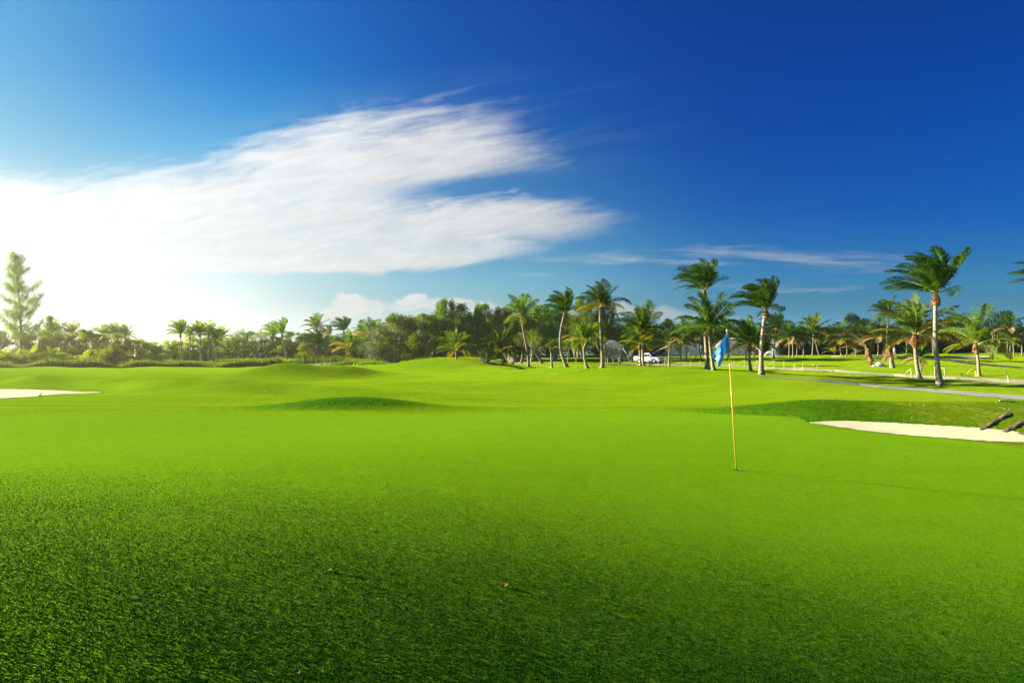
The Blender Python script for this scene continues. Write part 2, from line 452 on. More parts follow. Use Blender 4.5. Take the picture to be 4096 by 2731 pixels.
M_PATH = simple('path_asphalt', (0.29, 0.30, 0.25), 0.9, 0.2, scale=1.1, var=0.3, bump=.3)
M_DARKPATH = simple('dark_asphalt', (0.06, 0.065, 0.06), 0.9, 0.2, scale=1.0)
M_PALM = [leafmat('palm_green', (0.018, 0.062, 0.003), (0.062, 0.132, 0.006), 0.30),
          leafmat('palm_yellow', (0.20, 0.21, 0.015), (0.33, 0.27, 0.02), 0.40),
          leafmat('palm_dry', (0.26, 0.17, 0.06), (0.40, 0.28, 0.11), 0.2, (1.1, 1.0, 0.7)),
          simple('palm_rachis', (0.30, 0.31, 0.08), 0.6)]
M_PALMY = [leafmat('palm_fresh', (0.075, 0.165, 0.010), (0.15, 0.24, 0.018), 0.35)] + M_PALM[1:]
def trunk_material():
    m, t, p = mat('palm_trunk')
    tcn = t.node('ShaderNodeTexCoord'); o = tcn.outputs['Object']
    sx = t.node('ShaderNodeSeparateXYZ'); t.put(sx.inputs[0], o)
    ring = t.m('SINE', V_(t, sx.outputs[2]) * 34.0 + t.noise(o, 2.5, 3) * 9.0)
    n = t.noise(o, 5, 5, 0.65)
    c = t.mix(n, (0.19, 0.16, 0.11), (0.38, 0.34, 0.25))
    c = t.mix((ring * 0.5 + 0.5) * 0.55, c, (0.16, 0.13, 0.09))
    t.put(p.inputs['Base Color'], c); p.inputs['Roughness'].default_value = 0.85; p.inputs['Specular IOR Level'].default_value = 0.2
    b = t.node('ShaderNodeBump'); b.inputs['Distance'].default_value = 0.04; b.inputs['Strength'].default_value = 0.8
    t.put(b.inputs['Height'], ring * 0.4 + n); t.put(p.inputs['Normal'], b.outputs[0])
    return m
M_TRUNK = trunk_material()
M_SHEATH = simple('palm_sheath', (0.20, 0.105, 0.045), 0.9, 0.1, var=0.4, scale=14, bump=0.8)
M_BARK = simple('bark', (0.16, 0.12, 0.08), 0.9, 0.1, var=0.3, scale=6, bump=0.5)
M_PBARK = simple('pale_bark', (0.38, 0.33, 0.24), 0.9, 0.1, var=0.25, scale=6, bump=0.5)
M_LEAF = {'green': leafmat('leaf_green', (0.058, 0.150, 0.003), (0.170, 0.290, 0.006)),
          'olive': leafmat('leaf_olive', (0.090, 0.145, 0.004), (0.200, 0.260, 0.008)),
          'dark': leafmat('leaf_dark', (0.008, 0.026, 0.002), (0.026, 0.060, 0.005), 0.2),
          'silver': leafmat('leaf_silver', (0.13, 0.17, 0.09), (0.26, 0.30, 0.17), 0.25, (1.1, 1.1, 0.8)),
          'painted_glow': leafmat('leaf_painted_glow', (0.20, 0.33, 0.006), (0.42, 0.52, 0.012), 0.5),  # backlit glow of the left wood put into the leaf colour
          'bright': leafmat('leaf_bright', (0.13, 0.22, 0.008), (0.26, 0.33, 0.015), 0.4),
          'needle': leafmat('needle', (0.08, 0.16, 0.03), (0.16, 0.25, 0.05), 0.45)}
M_REED = leafmat('reed', (0.09, 0.18, 0.008), (0.24, 0.32, 0.02), 0.35)
M_WHITE = simple('white_paint', (0.80, 0.80, 0.78), 0.3, 0.5, var=0.02)
# ------------------------------------------------------------------ ground sheet
def build_ground():
    ys = np.concatenate([np.linspace(-40, -4, 10), np.linspace(-2, 2, 9), np.geomspace(2.15, 120, 620)[0:], np.geomspace(121, 640, 130)])
    tt = np.linspace(-1, 1, 421)
    Y = np.repeat(ys[:, None], len(tt), 1)
    X = tt[None, :] * (np.maximum(Y, 0) * 1.05 + 14 + 30 * S(0, -40, Y) + 0 * Y)
    X = np.where(Y > 300, tt[None, :] * (Y * 1.05 + 14), X)
    Z = height(X, Y)
    # fine unevenness of turf
    rng = np.random.default_rng(3)
    Z = Z + S(24, 30, Y) * 0.006 * rng.standard_normal(Z.shape) * np.clip(Y / 40, 0, 2)
    nr, nc = Y.shape
    V = np.stack([X, Y, Z], -1).reshape(-1, 3)
    i = np.arange(nr - 1)[:, None] * nc + np.arange(nc - 1)[None, :]
    F = np.stack([i, i + 1, i + nc + 1, i + nc], -1).reshape(-1, 4)
    me = bpy.data.meshes.new('ground')
    me.vertices.add(len(V)); me.vertices.foreach_set('co', V.ravel())
    me.loops.add(F.size); me.loops.foreach_set('vertex_index', F.ravel())
    me.polygons.add(len(F)); me.polygons.foreach_set('loop_start', np.arange(0, F.size, 4)); me.polygons.foreach_set('loop_total', np.full(len(F), 4))
    me.polygons.foreach_set('use_smooth', np.ones(len(F), bool))
    me.update()
    x, y = V[:, 0], V[:, 1]
    # how the turf is kept: r = green, g = rough, b = thin/dry
    edge = 19.0 + 0.5 * np.sin(x * 0.35) + 0.3 * np.sin(x * 0.9 + 1) - 1.6 * S(5.5, 9.5, x) - np.clip(x - 8.5, 0, 20) * 0.95 - 0.9 * S(-8, -14, x)
    zg = 1 - S(-0.7, 0.7, y - edge + 0.3 * np.sin(x * 2.3) * np.sin(x * .7))
    rough = np.maximum.reduce([
        S(5.0, 8.0, x) * S(0, 0.4, y - edge) * (1 - S(19.2, 20.6, y)),                         # bank of the bunker
        0.6 * np.exp(-((y - 20.3 + 0.1 * (x + 5)) / 0.8) ** 2) * S(-10, -6.5, x) * (1 - S(-2.5, -0.5, x)),   # berm
        0.95 * G(x, y, -16.0, 45, 3.6, 3.2), 0.8 * G(x, y, -12.4, 47.5, 2.2, 2.4),
        0.65 * G(x, y, 13.0, 48, 5.5, 6.0), 0.5 * G(x, y, -6.4, 76, 7, 7), 0.45 * S(95, 120, y),
        0.4 * (S(28, 36, y) * S(0.42, 0.55, x / np.maximum(y, 1)))])
    d = (x + 8.4) * .512 + (y - 28.4) * .86; s = (x + 8.4) * .86 - (y - 28.4) * .512
    rough = np.maximum(rough, 0.6 * np.exp(-((d + 0.4) / 1.3) ** 2) * (1 - S(0, 13, s)))
    dry = 0.75 * S(21, 24, y) * (1 - S(60, 80, y)) * S(0.30, 0.55, x / np.maximum(y, 1)) + 0.5 * S(9.5, 12, x) * S(0, .5, y - edge) * (1 - S(19, 20.5, y)) + 0.26
    cols = np.stack([zg, np.clip(rough, 0, 1) * (1 - zg), np.clip(dry, 0, 1) * (1 - zg), np.ones_like(zg)], -1)
    ca_ = me.attributes.new('zones', 'FLOAT_COLOR', 'POINT'); ca_.data.foreach_set('color', cols.ravel())
    me.materials.append(M_GRASS)
    o = bpy.data.objects.new('ground', me); COL.objects.link(o)
    tag(o, kind='structure', label='mown golf course grass rolling back to the trees', cat='grass')
build_ground()

def settle(L, i):
    m = float(np.median([k[1] for k in L[max(0, i - 6):i + 7]]))
    q = .75 * m + .25 * float(np.clip(L[i][1], .985 * m, 1.015 * m))
    return Vector((ray(L[i][0], 1500)[0] * q, q, 0))

def patch(name, near, far, nx, ny, mat_, lift=0.02, rag=0.0, seed=0, default=None, label=None, thick=0.0):
    """a flat area between two lines given as photo positions, laid on the ground"""
    rnd = np.random.default_rng(seed)
    def interp(line, x):
        xs = [p[0] for p in line]; ys_ = [p[1] for p in line]
        return float(np.interp(x, xs, ys_))
    x0 = max(near[0][0], far[0][0]); x1 = min(near[-1][0], far[-1][0])
    mb = MB(); v = []; A_, B_ = [], []
    jn = np.convolve(rnd.standard_normal(nx + 5), np.ones(3) / 3, 'same'); jf = np.convolve(rnd.standard_normal(nx + 5), np.ones(3) / 3, 'same')
    for i in range(nx + 1):
        sx = x0 + (x1 - x0) * i / nx
        A_.append((sx, ground_hit(sx, interp(near, sx) + jn[i] * rag, default).y)); B_.append((sx, ground_hit(sx, interp(far, sx) + jf[i] * rag, default).y))
    for i in range(nx + 1):
        a, b = settle(A_, i), settle(B_, i)
        for j in range(ny + 1):
            p = a.lerp(b, j / ny)
            e = min(j, ny - j) / max(1, ny / 2)
            v.append((p.x, p.y, float(height(p.x, p.y)) + lift))
    f = []
    for i in range(nx):
        for j in range(ny):
            k = i * (ny + 1) + j
            f.append((k, k + ny + 1, k + ny + 2, k + 1))
    mb.add(v, f)
    o = mb.build(name, mat_, smooth=True)
    tag(o, label=label, kind='structure')
    return o
patch('sand_bunker', [(3236, 1691), (3330, 1706), (3480, 1727), (3640, 1743), (3800, 1755), (3960, 1766), (4096, 1771), (4500, 1782)],
      [(3236, 1690), (3290, 1686), (3380, 1684), (3560, 1692), (3760, 1703), (3900, 1712), (4010, 1722), (4096, 1734), (4500, 1760)], 320, 14, M_SAND, 0.015, 1.6, 1)
patch('sand_bunker', [(-400, 1622), (0, 1594), (120, 1589), (240, 1577), (330, 1573), (405, 1571)],
      [(-400, 1548), (0, 1557), (120, 1558), (210, 1561), (300, 1566), (405, 1569)], 200, 12, M_SAND, 0.02, 1.0, 2)
patch('sand_bunker', [(3805, 1427), (3860, 1431), (3930, 1432), (3960, 1429)], [(3805, 1426), (3850, 1424.5), (3930, 1424.5), (3960, 1427)], 24, 3, M_SAND, 0.05, 0.2, 3, 130)
patch('sand_bunker', [(3325, 1426), (3350, 1428), (3372, 1426)], [(3325, 1425), (3350, 1424), (3372, 1425)], 8, 2, M_SAND, 0.05, 0.2, 3, 130)
patch('sand_bunker', [(2180, 1499), (2196, 1498), (2230, 1495)], [(2180, 1498), (2200, 1496.6), (2230, 1494.4)], 8, 2, M_CRUSH, 0.01, 0.0, 3)
# grey buggy path and pale crushed-stone path
patch('path', [(3030, 1506), (3200, 1518), (3360, 1532), (3500, 1551), (3700, 1567), (3900, 1585), (4096, 1601), (4500, 1632)],
      [(3030, 1504.5), (3200, 1513), (3360, 1524), (3500, 1540), (3700, 1555), (3900, 1570), (4096, 1584), (4500, 1610)], 260, 5, M_PATH, 0.02, 0.8, 4)
patch('path', [(2480, 1459), (2650, 1462), (2760, 1464), (2900, 1466), (3000, 1470), (3100, 1476), (3200, 1482), (3340, 1489), (3500, 1502), (3700, 1519), (3900, 1531), (4096, 1541), (4500, 1560)],
      [(2480, 1458), (2650, 1459.5), (2760, 1461), (2900, 1462), (3000, 1465), (3100, 1471), (3200, 1472), (3340, 1479), (3500, 1492), (3700, 1503), (3900, 1512), (4096, 1522), (4500, 1540)], 300, 4, M_CRUSH, 0.04, 0.9, 5)
patch('path', [(2400, 1456.5), (2800, 1460.5)], [(2400, 1453), (2800, 1457)], 24, 2, M_PATH, 0.02, 0.1, 6)
patch('path', [(1960, 1452), (2100, 1453), (2240, 1453)], [(1960, 1449.5), (2100, 1450), (2240, 1450.5)], 24, 2, M_CRUSH, 0.03, 0.15, 7)
patch('path', [(3480, 1422), (3560, 1427), (3700, 1434), (3800, 1447), (3900, 1459), (4000, 1467), (4096, 1476), (4400, 1490)],
      [(3480, 1420), (3560, 1423), (3700, 1428), (3800, 1437), (3900, 1450), (4000, 1461), (4096, 1468), (4400, 1480)], 60, 3, M_DARKPATH, 0.05, 0.1, 8, 135)

# ------------------------------------------------------------------ palms
GA = 2.399963
def add_frond(mb, az, el, L, droop, wind, nl, lw, mi, rnd, ll=0.31, base=0.12, ragged=0.0):
    n = 13
    P = [np.zeros(3)]; Tn = [np.array([math.cos(el) * math.cos(az), math.cos(el) * math.sin(az), math.sin(el)])]
    for i in range(n):
        s = (i + 1) / n
        t = Tn[-1] + (np.array([0, 0, -1.0]) * droop + np.array([-1.0, 0.15, 0.0]) * wind) * s * 1.6 / n
        t = t / np.linalg.norm(t); P.append(P[-1] + t * L / n); Tn.append(t)
    P = np.array(P); Tn = np.array(Tn)
    mb.tube(P[::2], [0.016 * L, 0.012 * L, 0.009 * L, 0.006 * L, 0.005 * L, 0.003 * L, 0.002 * L], 3, 3, cap=False)
    v = []; f = []; k0 = 0
    roll = rnd.uniform(-0.5, 0.5)
    up0 = np.array([0, 0, 1.0])
    for k in range(nl):
        s = base + (1 - base) * (k + rnd.uniform(0, .8)) / nl
        q = s * n; i = min(int(q), n - 1); fr = q - i
        p = P[i] * (1 - fr) + P[i + 1] * fr; t = Tn[i] * (1 - fr) + Tn[i + 1] * fr
        side = np.cross(t, up0); nn = np.linalg.norm(side)
        side = side / nn if nn > 0.12 else np.array([math.sin(az), -math.cos(az), 0.0])
        up = np.cross(side, t)
        side, up = side * math.cos(roll) + up * math.sin(roll), up * math.cos(roll) - side * math.sin(roll)
        sl = (s - base) / (1 - base)
        le = ll * L * (0.45 + 0.55 * math.sin(math.pi * min(1, sl * 0.9 + 0.12))) * (1 - 0.35 * max(0, sl - .8) / .2) * rnd.uniform(0.8, 1.1)
        for sg in (-1, 1):
            if ragged and rnd.random() < ragged: continue
            d0 = side * sg * 0.8 + t * (0.5 + 0.5 * sl) + up * 0.18 + rnd.normal(0, 0.07, 3)
            d0 /= np.linalg.norm(d0)
            d1 = d0 + np.array([-0.75 * wind, 0, -0.62]) + rnd.normal(0, 0.10, 3); d1 /= np.linalg.norm(d1)
            wv = t * lw * L * 0.5
            m_ = p + d0 * le * 0.5; e = m_ + d1 * le * 0.55
            v += [p - wv * .6, p + wv * .6, m_ + wv, m_ - wv, e]
            f += [(k0, k0 + 1, k0 + 2, k0 + 3), (k0 + 3, k0 + 2, k0 + 4)]; k0 += 5
    mb.add(v, f, mi)

crown_cache = {}
def crown_mesh(style, var, detail):
    key = (style, var, detail)
    if key in crown_cache: return crown_cache[key]
    rnd = np.random.default_rng(hash((style, var)) % 9999 if False else sum(ord(c) for c in style) * 31 + var * 7 + detail)
    mb = MB()
    nf = {'g': 22, 'w': 24, 'y': 17, 'd': 20, 's': 10, 'b': 13}[style]
    wind = {'g': 0.65, 'w': 1.35, 'y': 0.6, 'd': 0.7, 's': 0.5, 'b': 1.8}[style]
    nl = {2: 54, 1: 34, 0: 22}[detail]; lw = {2: 0.021, 1: 0.030, 0: 0.042}[detail]
    for i in range(nf):
        s = i / (nf - 1)
        el = R((86 - 92 * s ** 1.1 if style != 'w' else 88 - 74 * s) + rnd.uniform(-9, 9))
        if style == 's': el = R(80 - 70 * s + rnd.uniform(-8, 8))
        if style == 'b': el = R(80 - 60 * s + rnd.uniform(-8, 8))
        az = i * GA + rnd.uniform(-.3, .3) + var * 1.3
        if style in 'wb' and abs(math.cos(az / 2)) > 0.9 and el < 0.9: el += 0.35   # fronds facing the wind are lifted
        L = rnd.uniform(0.86, 1.08) * (0.85 if s < 0.12 else 1.0) * (0.85 if s > .85 else 1)
        mi = 0
        if style in 'ys' and (s > 0.5 and rnd.random() < 0.6): mi = 1
        elif s > 0.70 and rnd.random() < (0.45 if style in 'gs' else 0.0): mi = 1
        if style == 'd' and s > 0.8: mi = 2
        add_frond(mb, az, el, L, rnd.uniform(0.85, 1.5) * (1.3 if style == 'd' else 1), wind, nl, lw, mi, rnd)
    me = mb.mesh('crown', M_PALMY if style in 'ysg' and var % 2 else M_PALM)
    crown_cache[key] = me
    return me
sheath_cache = {}
def sheath_mesh(var):
    if var in sheath_cache: return sheath_cache[var]
    rnd = np.random.default_rng(var + 50); mb = MB()
    prof = [(-0.55, .5), (-0.42, .95), (-0.25, 1.2), (-0.1, 1.15), (0.1, 0.9), (0.35, 0.45)]
    mb.tube([(rnd.uniform(-.03, .03), rnd.uniform(-.03, .03), z) for z, r in prof], [r * 0.21 * rnd.uniform(.9, 1.1) for z, r in prof], 9)
    for k in range(11):        # old leaf bases and torn fibre
        a = rnd.uniform(0, 6.28); z = rnd.uniform(-0.45, 0.1); l = rnd.uniform(0.18, 0.4)
        p0 = Vector((math.cos(a) * .17, math.sin(a) * .17, z)); p1 = p0 + Vector((math.cos(a) * .16, math.sin(a) * .16, rnd.uniform(-.3, .28)))
        mb.tube([p0, p0.lerp(p1, .6) + Vector((0, 0, .03)), p1], [0.055, 0.04, 0.012], 4)
    me = mb.mesh('leaf_sheath', [M_SHEATH]); sheath_cache[var] = me
    return me

M_GLOWP = leafmat('palm_painted_glow', (0.11, 0.22, 0.008), (0.22, 0.34, 0.015), 0.5)  # lighter palm leaf, with the left-hand glow painted into its colour
def trunk_obj(parent, pts, r0, r1, flare=1.75, name='trunk', m=None):
    # smooth curve through the points
    pts = [Vector(p) for p in pts]; out = []; rad = []
    n = 26
    xs = np.linspace(0, 1, len(pts))
    P = np.array(pts)
    for i in range(n + 1):
        s = i / n
        if len(pts) == 2: p = P[0] * (1 - s) + P[1] * s
        else:
            c = [np.polyfit(xs, P[:, k], min(3, len(pts) - 1)) for k in range(3)] if i == 0 else c
            p = np.array([np.polyval(c[k], s) for k in range(3)])
        out.append(p)
        r = r0 + (r1 - r0) * s
        r *= 1 + (flare - 1) * math.exp(-s * 16) + 0.18 * max(0, 0.25 - s)
        rad.append(r * (1 + (0.035 if i % 2 else -0.02)))
    mb = MB(); mb.tube(out, rad, 10)
    return mb.build(name, m or M_TRUNK, parent, smooth=True)

NPALM = [0]
def palm(label, base, top, r, style='g', mid=None, depth=None, var=None, group='coconut palms around the lawns', sheath=True, dx_=0, thick=1.0, name='palm_tree', cat='palm tree', dscale=1.0, bd=None, glow=False):
    NPALM[0] += 1; i = NPALM[0]
    b = ground_hit(base[0], base[1], depth) if not bd else at_depth(base[0], base[1], bd)
    y = b.y
    if depth and abs(y - depth) > depth * .6: print('far off', label, y)
    o = empty(name, b); tag(o, label, cat, group)
    t = at_depth(top[0], top[1], y) - b
    pts = [Vector((0, 0, -0.05))]
    if mid:
        for mx_, my_ in mid: pts.append(at_depth(mx_, my_, y) - b)
    pts.append(t)
    H = t.length
    rr = (0.085 + 0.0075 * H) * thick
    trunk_obj(o, pts, rr, rr * 0.72)
    L = r / FPX * y * 1.34
    detail = 2 if r > 75 else (1 if r > 42 else 0)
    me = crown_mesh(style, var if var is not None else i % 4, detail)
    if glow:
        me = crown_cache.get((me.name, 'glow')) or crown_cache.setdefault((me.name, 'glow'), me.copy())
        me.materials[0] = M_GLOWP; me.materials[1] = M_LEAF['painted_glow']
    cr = link('crown', me, o, loc=t - Vector((0, 0, 0.05)), scale=L)
    cr.rotation_euler = (0, 0, 0.25 * math.sin(i * 2.1))
    if sheath:
        link('leaf_sheath', sheath_mesh(i % 3), o, loc=t - Vector((0, 0, 0.30 * min(1, L / 3))), scale=min(1.0, max(.5, L / 3.8)) * thick, rot=(0, 0, i * 1.1))
    return o

# ------------------------------------------------------------------ broadleaf trees
def crown_broad(seed, nclump=46, per=150, leaf=0.030, low=0.0, squash=1.0, spiky=0.0):
    rnd = np.random.default_rng(seed)
    C = []
    for k in range(nclump):
        z = low + (1 - low) * rnd.random() ** 0.85
        zz = (z - low) / (1 - low)
        rm = 0.5 * math.sqrt(max(0.05, 1 - (max(0, zz - 0.35) / 0.68) ** 2)) * (0.72 + 0.28 * min(1, zz / 0.3))
        rm *= 0.85 + 0.3 * mnoise.noise(Vector((zz * 3, seed, k * .37)))
        a = rnd.uniform(0, 6.283); q = rm * rnd.random() ** 0.4
        C.append((q * math.cos(a), q * math.sin(a), z * squash, rnd.uniform(0.09, 0.165) * (1.0 - 0.4 * zz)))
    C = np.array(C)
    n = nclump * per
    ci = rnd.integers(0, nclump, n)
    d = rnd.standard_normal((n, 3)); d /= np.linalg.norm(d, axis=1)[:, None]
    rad = C[ci, 3] * rnd.random(n) ** 0.33 * (1 + spiky * rnd.random(n) ** 4)
    p = C[ci, :3] + d * rad[:, None] * np.array([1, 1, 0.85 + spiky])
    nr = d + rnd.standard_normal((n, 3)) * 0.7 + np.array([0, 0, .35]); nr /= np.linalg.norm(nr, axis=1)[:, None]
    a = np.cross(nr, rnd.standard_normal((n, 3))); a /= np.linalg.norm(a, axis=1)[:, None]
    b = np.cross(nr, a)
    s = leaf * rnd.uniform(0.5, 1.1, n)[:, None]
    V = np.stack([p - a * s * 0.5, p + b * s * .32, p + a * s * 0.6, p - b * s * .32], 1).reshape(-1, 3)
    F = np.arange(n * 4).reshape(-1, 4)
    me = bpy.data.meshes.new('crown')
    me.vertices.add(len(V)); me.vertices.foreach_set('co', V.ravel())
    me.loops.add(F.size); me.loops.foreach_set('vertex_index', F.ravel())
    me.polygons.add(len(F)); me.polygons.foreach_set('loop_start', np.arange(0, F.size, 4)); me.polygons.foreach_set('loop_total', np.full(len(F), 4))
    me.update()
    return me, C
def limbs(C, seed, low, squash, stems=2):
    rnd = np.random.default_rng(seed + 900); mb = MB()
    for s in range(stems):
        a = rnd.uniform(0, 6.28); bx = Vector((math.cos(a) * .035 * s, math.sin(a) * .035 * s, -0.02))
        k1 = Vector((math.cos(a) * .08, math.sin(a) * .08, 0.30 * squash)); k2 = Vector((math.cos(a + .5) * .10, math.sin(a + .5) * .1, 0.6 * squash)); k3 = Vector((math.cos(a) * .05, math.sin(a) * .05, 0.92 * squash))
        mb.tube([bx, k1, k2, k3], [0.030, 0.021, 0.013, 0.003], 6)
        for c in C[s::stems][:16]:
            e = Vector(c[:3]); z = max(0.12, e.z * 0.55)
            f = z / (0.92 * squash)
            st = bx.lerp(k1, min(1, z / (0.3 * squash))) if z < .3 * squash else k1.lerp(k2, (z - .3 * squash) / (.3 * squash))
            mb.tube([st, st.lerp(e, .5) + Vector((0, 0, .04)), e], [0.011, 0.006, 0.002], 4)
    return mb
broad_cache = {}
def broad_meshes(kind, var, tint):
    k = (kind, var, tint)
    if k in broad_cache: return broad_cache[k]
    g = (kind, var)
    if g not in broad_cache:
        low, squash, n, per, leaf, spiky = {'bush': (0.04, 1.0, 62, 190, .030, .25), 'tree': (0.24, 1.0, 56, 170, .030, .35), 'sparse': (0.25, 1.0, 26, 70, .034, .8),
                              'umbrella': (0.52, 1.0, 44, 170, .026, .1)}[kind]
        me, C = crown_broad(11 + var * 13 + len(kind), n, per, leaf, low, squash, spiky)
        broad_cache[g] = (me, limbs(C, var, low, squash, 3 if kind != 'umbrella' else 1))
    me0, lm = broad_cache[g]
    me = me0.copy(); me.materials.clear(); me.materials.append(M_LEAF[tint])
    tk = lm.mesh('trunk', [M_PBARK if tint in ('olive', 'silver', 'green') else M_BARK])
    broad_cache[k] = (me, tk)
    return broad_cache[k]
NB = [0]
def broad(label, sx, topy, wpx, depth, tint='green', kind='bush', group='broadleaf trees behind the lawns', basey=None, name='broadleaf_tree', cat='tree', x0=None):
    NB[0] += 1; i = NB[0]
    d = ray(sx, 1400)
    b = on_ground(d[0] * depth, depth, -0.05) if basey is None else ground_hit(sx, basey, depth)
    top = at_depth(sx, topy, b.y).z - b.z
    W = wpx / FPX * b.y
    o = empty(name, b, i * 2.3); tag(o, label, cat, group)
    me, tk = broad_meshes(kind, i % 4, tint)
    W *= 1.28 if kind in ('bush', 'tree') else 1.08
    sc = (W, W, max(1.0, top * 0.97))
    link('crown', me, o, scale=sc); link('trunk', tk, o, scale=sc)
    return o

# strap-leaved shrub (rosettes on bare stems)
def strap_shrub(label, sx, cy, rx, ry, by, tint, seed, depth=None, group='spiky shrubs in the rough'):
    b = ground_hit(sx, by, depth); y = b.y
    k = y / FPX; rnd = np.random.default_rng(seed)
    o = empty('screw_pine', b); tag(o, label, 'shrub', group)
    mbs, mbc = MB(), MB()
    cz = (by - cy) * k
    for s in range(26):
        a = rnd.uniform(0, 6.28); u = rnd.random() ** .5; zz = rnd.uniform(-1, 1)
        q = math.sqrt(1 - zz * zz * .9)
        e = Vector((math.cos(a) * u * q * rx * k, math.sin(a) * u * q * rx * k, cz + zz * ry * k))
        f = Vector((e.x * .25, e.y * .25, 0))
        mbs.tube([f, f.lerp(e, .5) + Vector((e.x * .1, e.y * .1, -0.1)), e], [0.07, 0.05, 0.035], 5)
        nl = 34; v = []; fc = []
        for j in range(nl):
            az = j * GA; el = R(rnd.uniform(-15, 80)); l = rnd.uniform(.55, .95) * rx * k * .42
            dd = np.array([math.cos(el) * math.cos(az), math.cos(el) * math.sin(az), math.sin(el)])
            sd_ = np.array([-math.sin(az), math.cos(az), 0]) * 0.045
            m_ = np.array(e) + dd * l * .6; t_ = m_ + (dd + np.array([0, 0, -.8])) * l * .35
            n0 = len(v); v += [np.array(e) - sd_, np.array(e) + sd_, m_ + sd_, m_ - sd_, t_]
            fc += [(n0, n0 + 1, n0 + 2, n0 + 3), (n0 + 3, n0 + 2, n0 + 4)]
        mbc.add(v, fc)
    mbs.build('stem', M_PBARK, o); mbc.build('crown', M_LEAF[tint], o)
    return o

def blades(name, xy, hmin, hmax, wid, m, seed, lean=0.25, label=None, cat=None, curve=0.5):
    rnd = np.random.default_rng(seed); n = len(xy)
    xy = np.asarray(xy); z = height(xy[:, 0], xy[:, 1]) - 0.03
    p = np.stack([xy[:, 0], xy[:, 1], z], 1)
    h = rnd.uniform(hmin, hmax, n)[:, None] * (1 + 0.45 * np.sin(xy[:, :1] * .31 + 1) * np.sin(xy[:, :1] * .11) + 0.25 * np.sin(xy[:, :1] * .83)); a = rnd.uniform(0, 6.283, n)
    sd_ = np.stack([np.cos(a), np.sin(a), 0 * a], 1) * wid * 0.5 * rnd.uniform(.6, 1.3, n)[:, None]
    ln = rnd.standard_normal((n, 3)) * lean + np.array([-lean * .8, 0, 0]); ln[:, 2] = 0
    up = np.array([0, 0, 1.0])
    m1 = p + (up + ln * .4) * h * .55; e = p + (up * (1 - curve * .1) + ln * 1.3) * h
    V = np.stack([p - sd_, p + sd_, m1 + sd_ * .8, m1 - sd_ * .8, e], 1).reshape(-1, 3)
    k = np.arange(n)[:, None] * 5
    F = [tuple(q) for q in (k + np.array([0, 1, 2, 3])).tolist()] + [tuple(q) for q in (k + np.array([3, 2, 4])).tolist()]
    me = bpy.data.meshes.new(name); me.from_pydata(V.tolist(), [], F); me.materials.append(m)
    o = bpy.data.objects.new(name, me); COL.objects.link(o)
    tag(o, label, cat, kind='stuff')
    return o

# ------------------------------------------------------------------ standing blades of the near turf
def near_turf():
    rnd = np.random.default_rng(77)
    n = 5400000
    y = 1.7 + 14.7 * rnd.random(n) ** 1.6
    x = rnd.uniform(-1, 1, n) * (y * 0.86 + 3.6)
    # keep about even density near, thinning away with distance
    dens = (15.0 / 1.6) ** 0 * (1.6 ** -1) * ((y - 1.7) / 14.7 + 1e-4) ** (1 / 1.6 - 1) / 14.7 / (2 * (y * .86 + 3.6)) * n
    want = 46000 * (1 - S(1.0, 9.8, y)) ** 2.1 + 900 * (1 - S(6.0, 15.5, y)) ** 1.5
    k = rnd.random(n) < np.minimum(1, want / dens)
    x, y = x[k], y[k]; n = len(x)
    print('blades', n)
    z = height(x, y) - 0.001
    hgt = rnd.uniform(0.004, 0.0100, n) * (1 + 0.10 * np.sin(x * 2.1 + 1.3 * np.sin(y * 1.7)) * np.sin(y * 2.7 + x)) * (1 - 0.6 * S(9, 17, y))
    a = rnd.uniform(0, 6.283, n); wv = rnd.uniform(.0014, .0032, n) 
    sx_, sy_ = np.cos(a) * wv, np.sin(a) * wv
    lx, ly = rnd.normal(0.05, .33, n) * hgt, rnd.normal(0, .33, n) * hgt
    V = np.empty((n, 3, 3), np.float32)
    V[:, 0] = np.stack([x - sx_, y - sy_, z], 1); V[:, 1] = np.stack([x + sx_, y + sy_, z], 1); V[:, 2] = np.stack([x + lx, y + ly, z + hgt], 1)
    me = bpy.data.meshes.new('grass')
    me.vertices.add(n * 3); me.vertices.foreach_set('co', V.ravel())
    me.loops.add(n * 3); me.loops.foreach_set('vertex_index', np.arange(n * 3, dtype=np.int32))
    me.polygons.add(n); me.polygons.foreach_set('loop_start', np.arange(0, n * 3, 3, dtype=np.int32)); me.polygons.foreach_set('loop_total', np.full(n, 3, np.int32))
    me.update(); me.materials.append(leafmat('turf_blade_darkened', (0.0008, 0.026, 0.0006), (0.0085, 0.082, 0.002), 0.18, (0.9, 1.3, .4)))  # foreground darkening put into the blade colour, well below the turf colour
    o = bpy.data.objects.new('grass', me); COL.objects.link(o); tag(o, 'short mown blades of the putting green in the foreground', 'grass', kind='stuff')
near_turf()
# ------------------------------------------------------------------ the planting
P = palm
# -- tall and near palms on the right
P('tallest palm at right, bushy windblown crown and stout ringed trunk beside the pale path', (3761, 1542), (3743, 1172), 158, 'w', mid=[(3744, 1400), (3741, 1290)], var=0, thick=1.15)
P('palm with upright spreading crown just left of the tallest right-hand palm', (3678, 1513), (3660, 1340), 140, 'y', mid=[(3664, 1430)], var=1, thick=1.35)
P('palm with open spreading crown between the tallest right-hand palm and the bent stake', (3916, 1503), (3905, 1372), 128, 'y', mid=[(3912, 1440)], var=3, thick=1.2)
P('palm cut off by the right edge of the picture, only drooping frond tips showing', (4285, 1560), (4255, 1150), 150, 'w', var=2)
P('short shaded palm growing close behind the palm with the orange husk', (3684, 1484), (3679, 1432), 60, 'd', var=1)
P('slim palm with small round crown above the white tarpaulin', (3553, 1437), (3553, 1258), 62, 'g', mid=[(3547, 1370), (3550, 1310)], var=2)
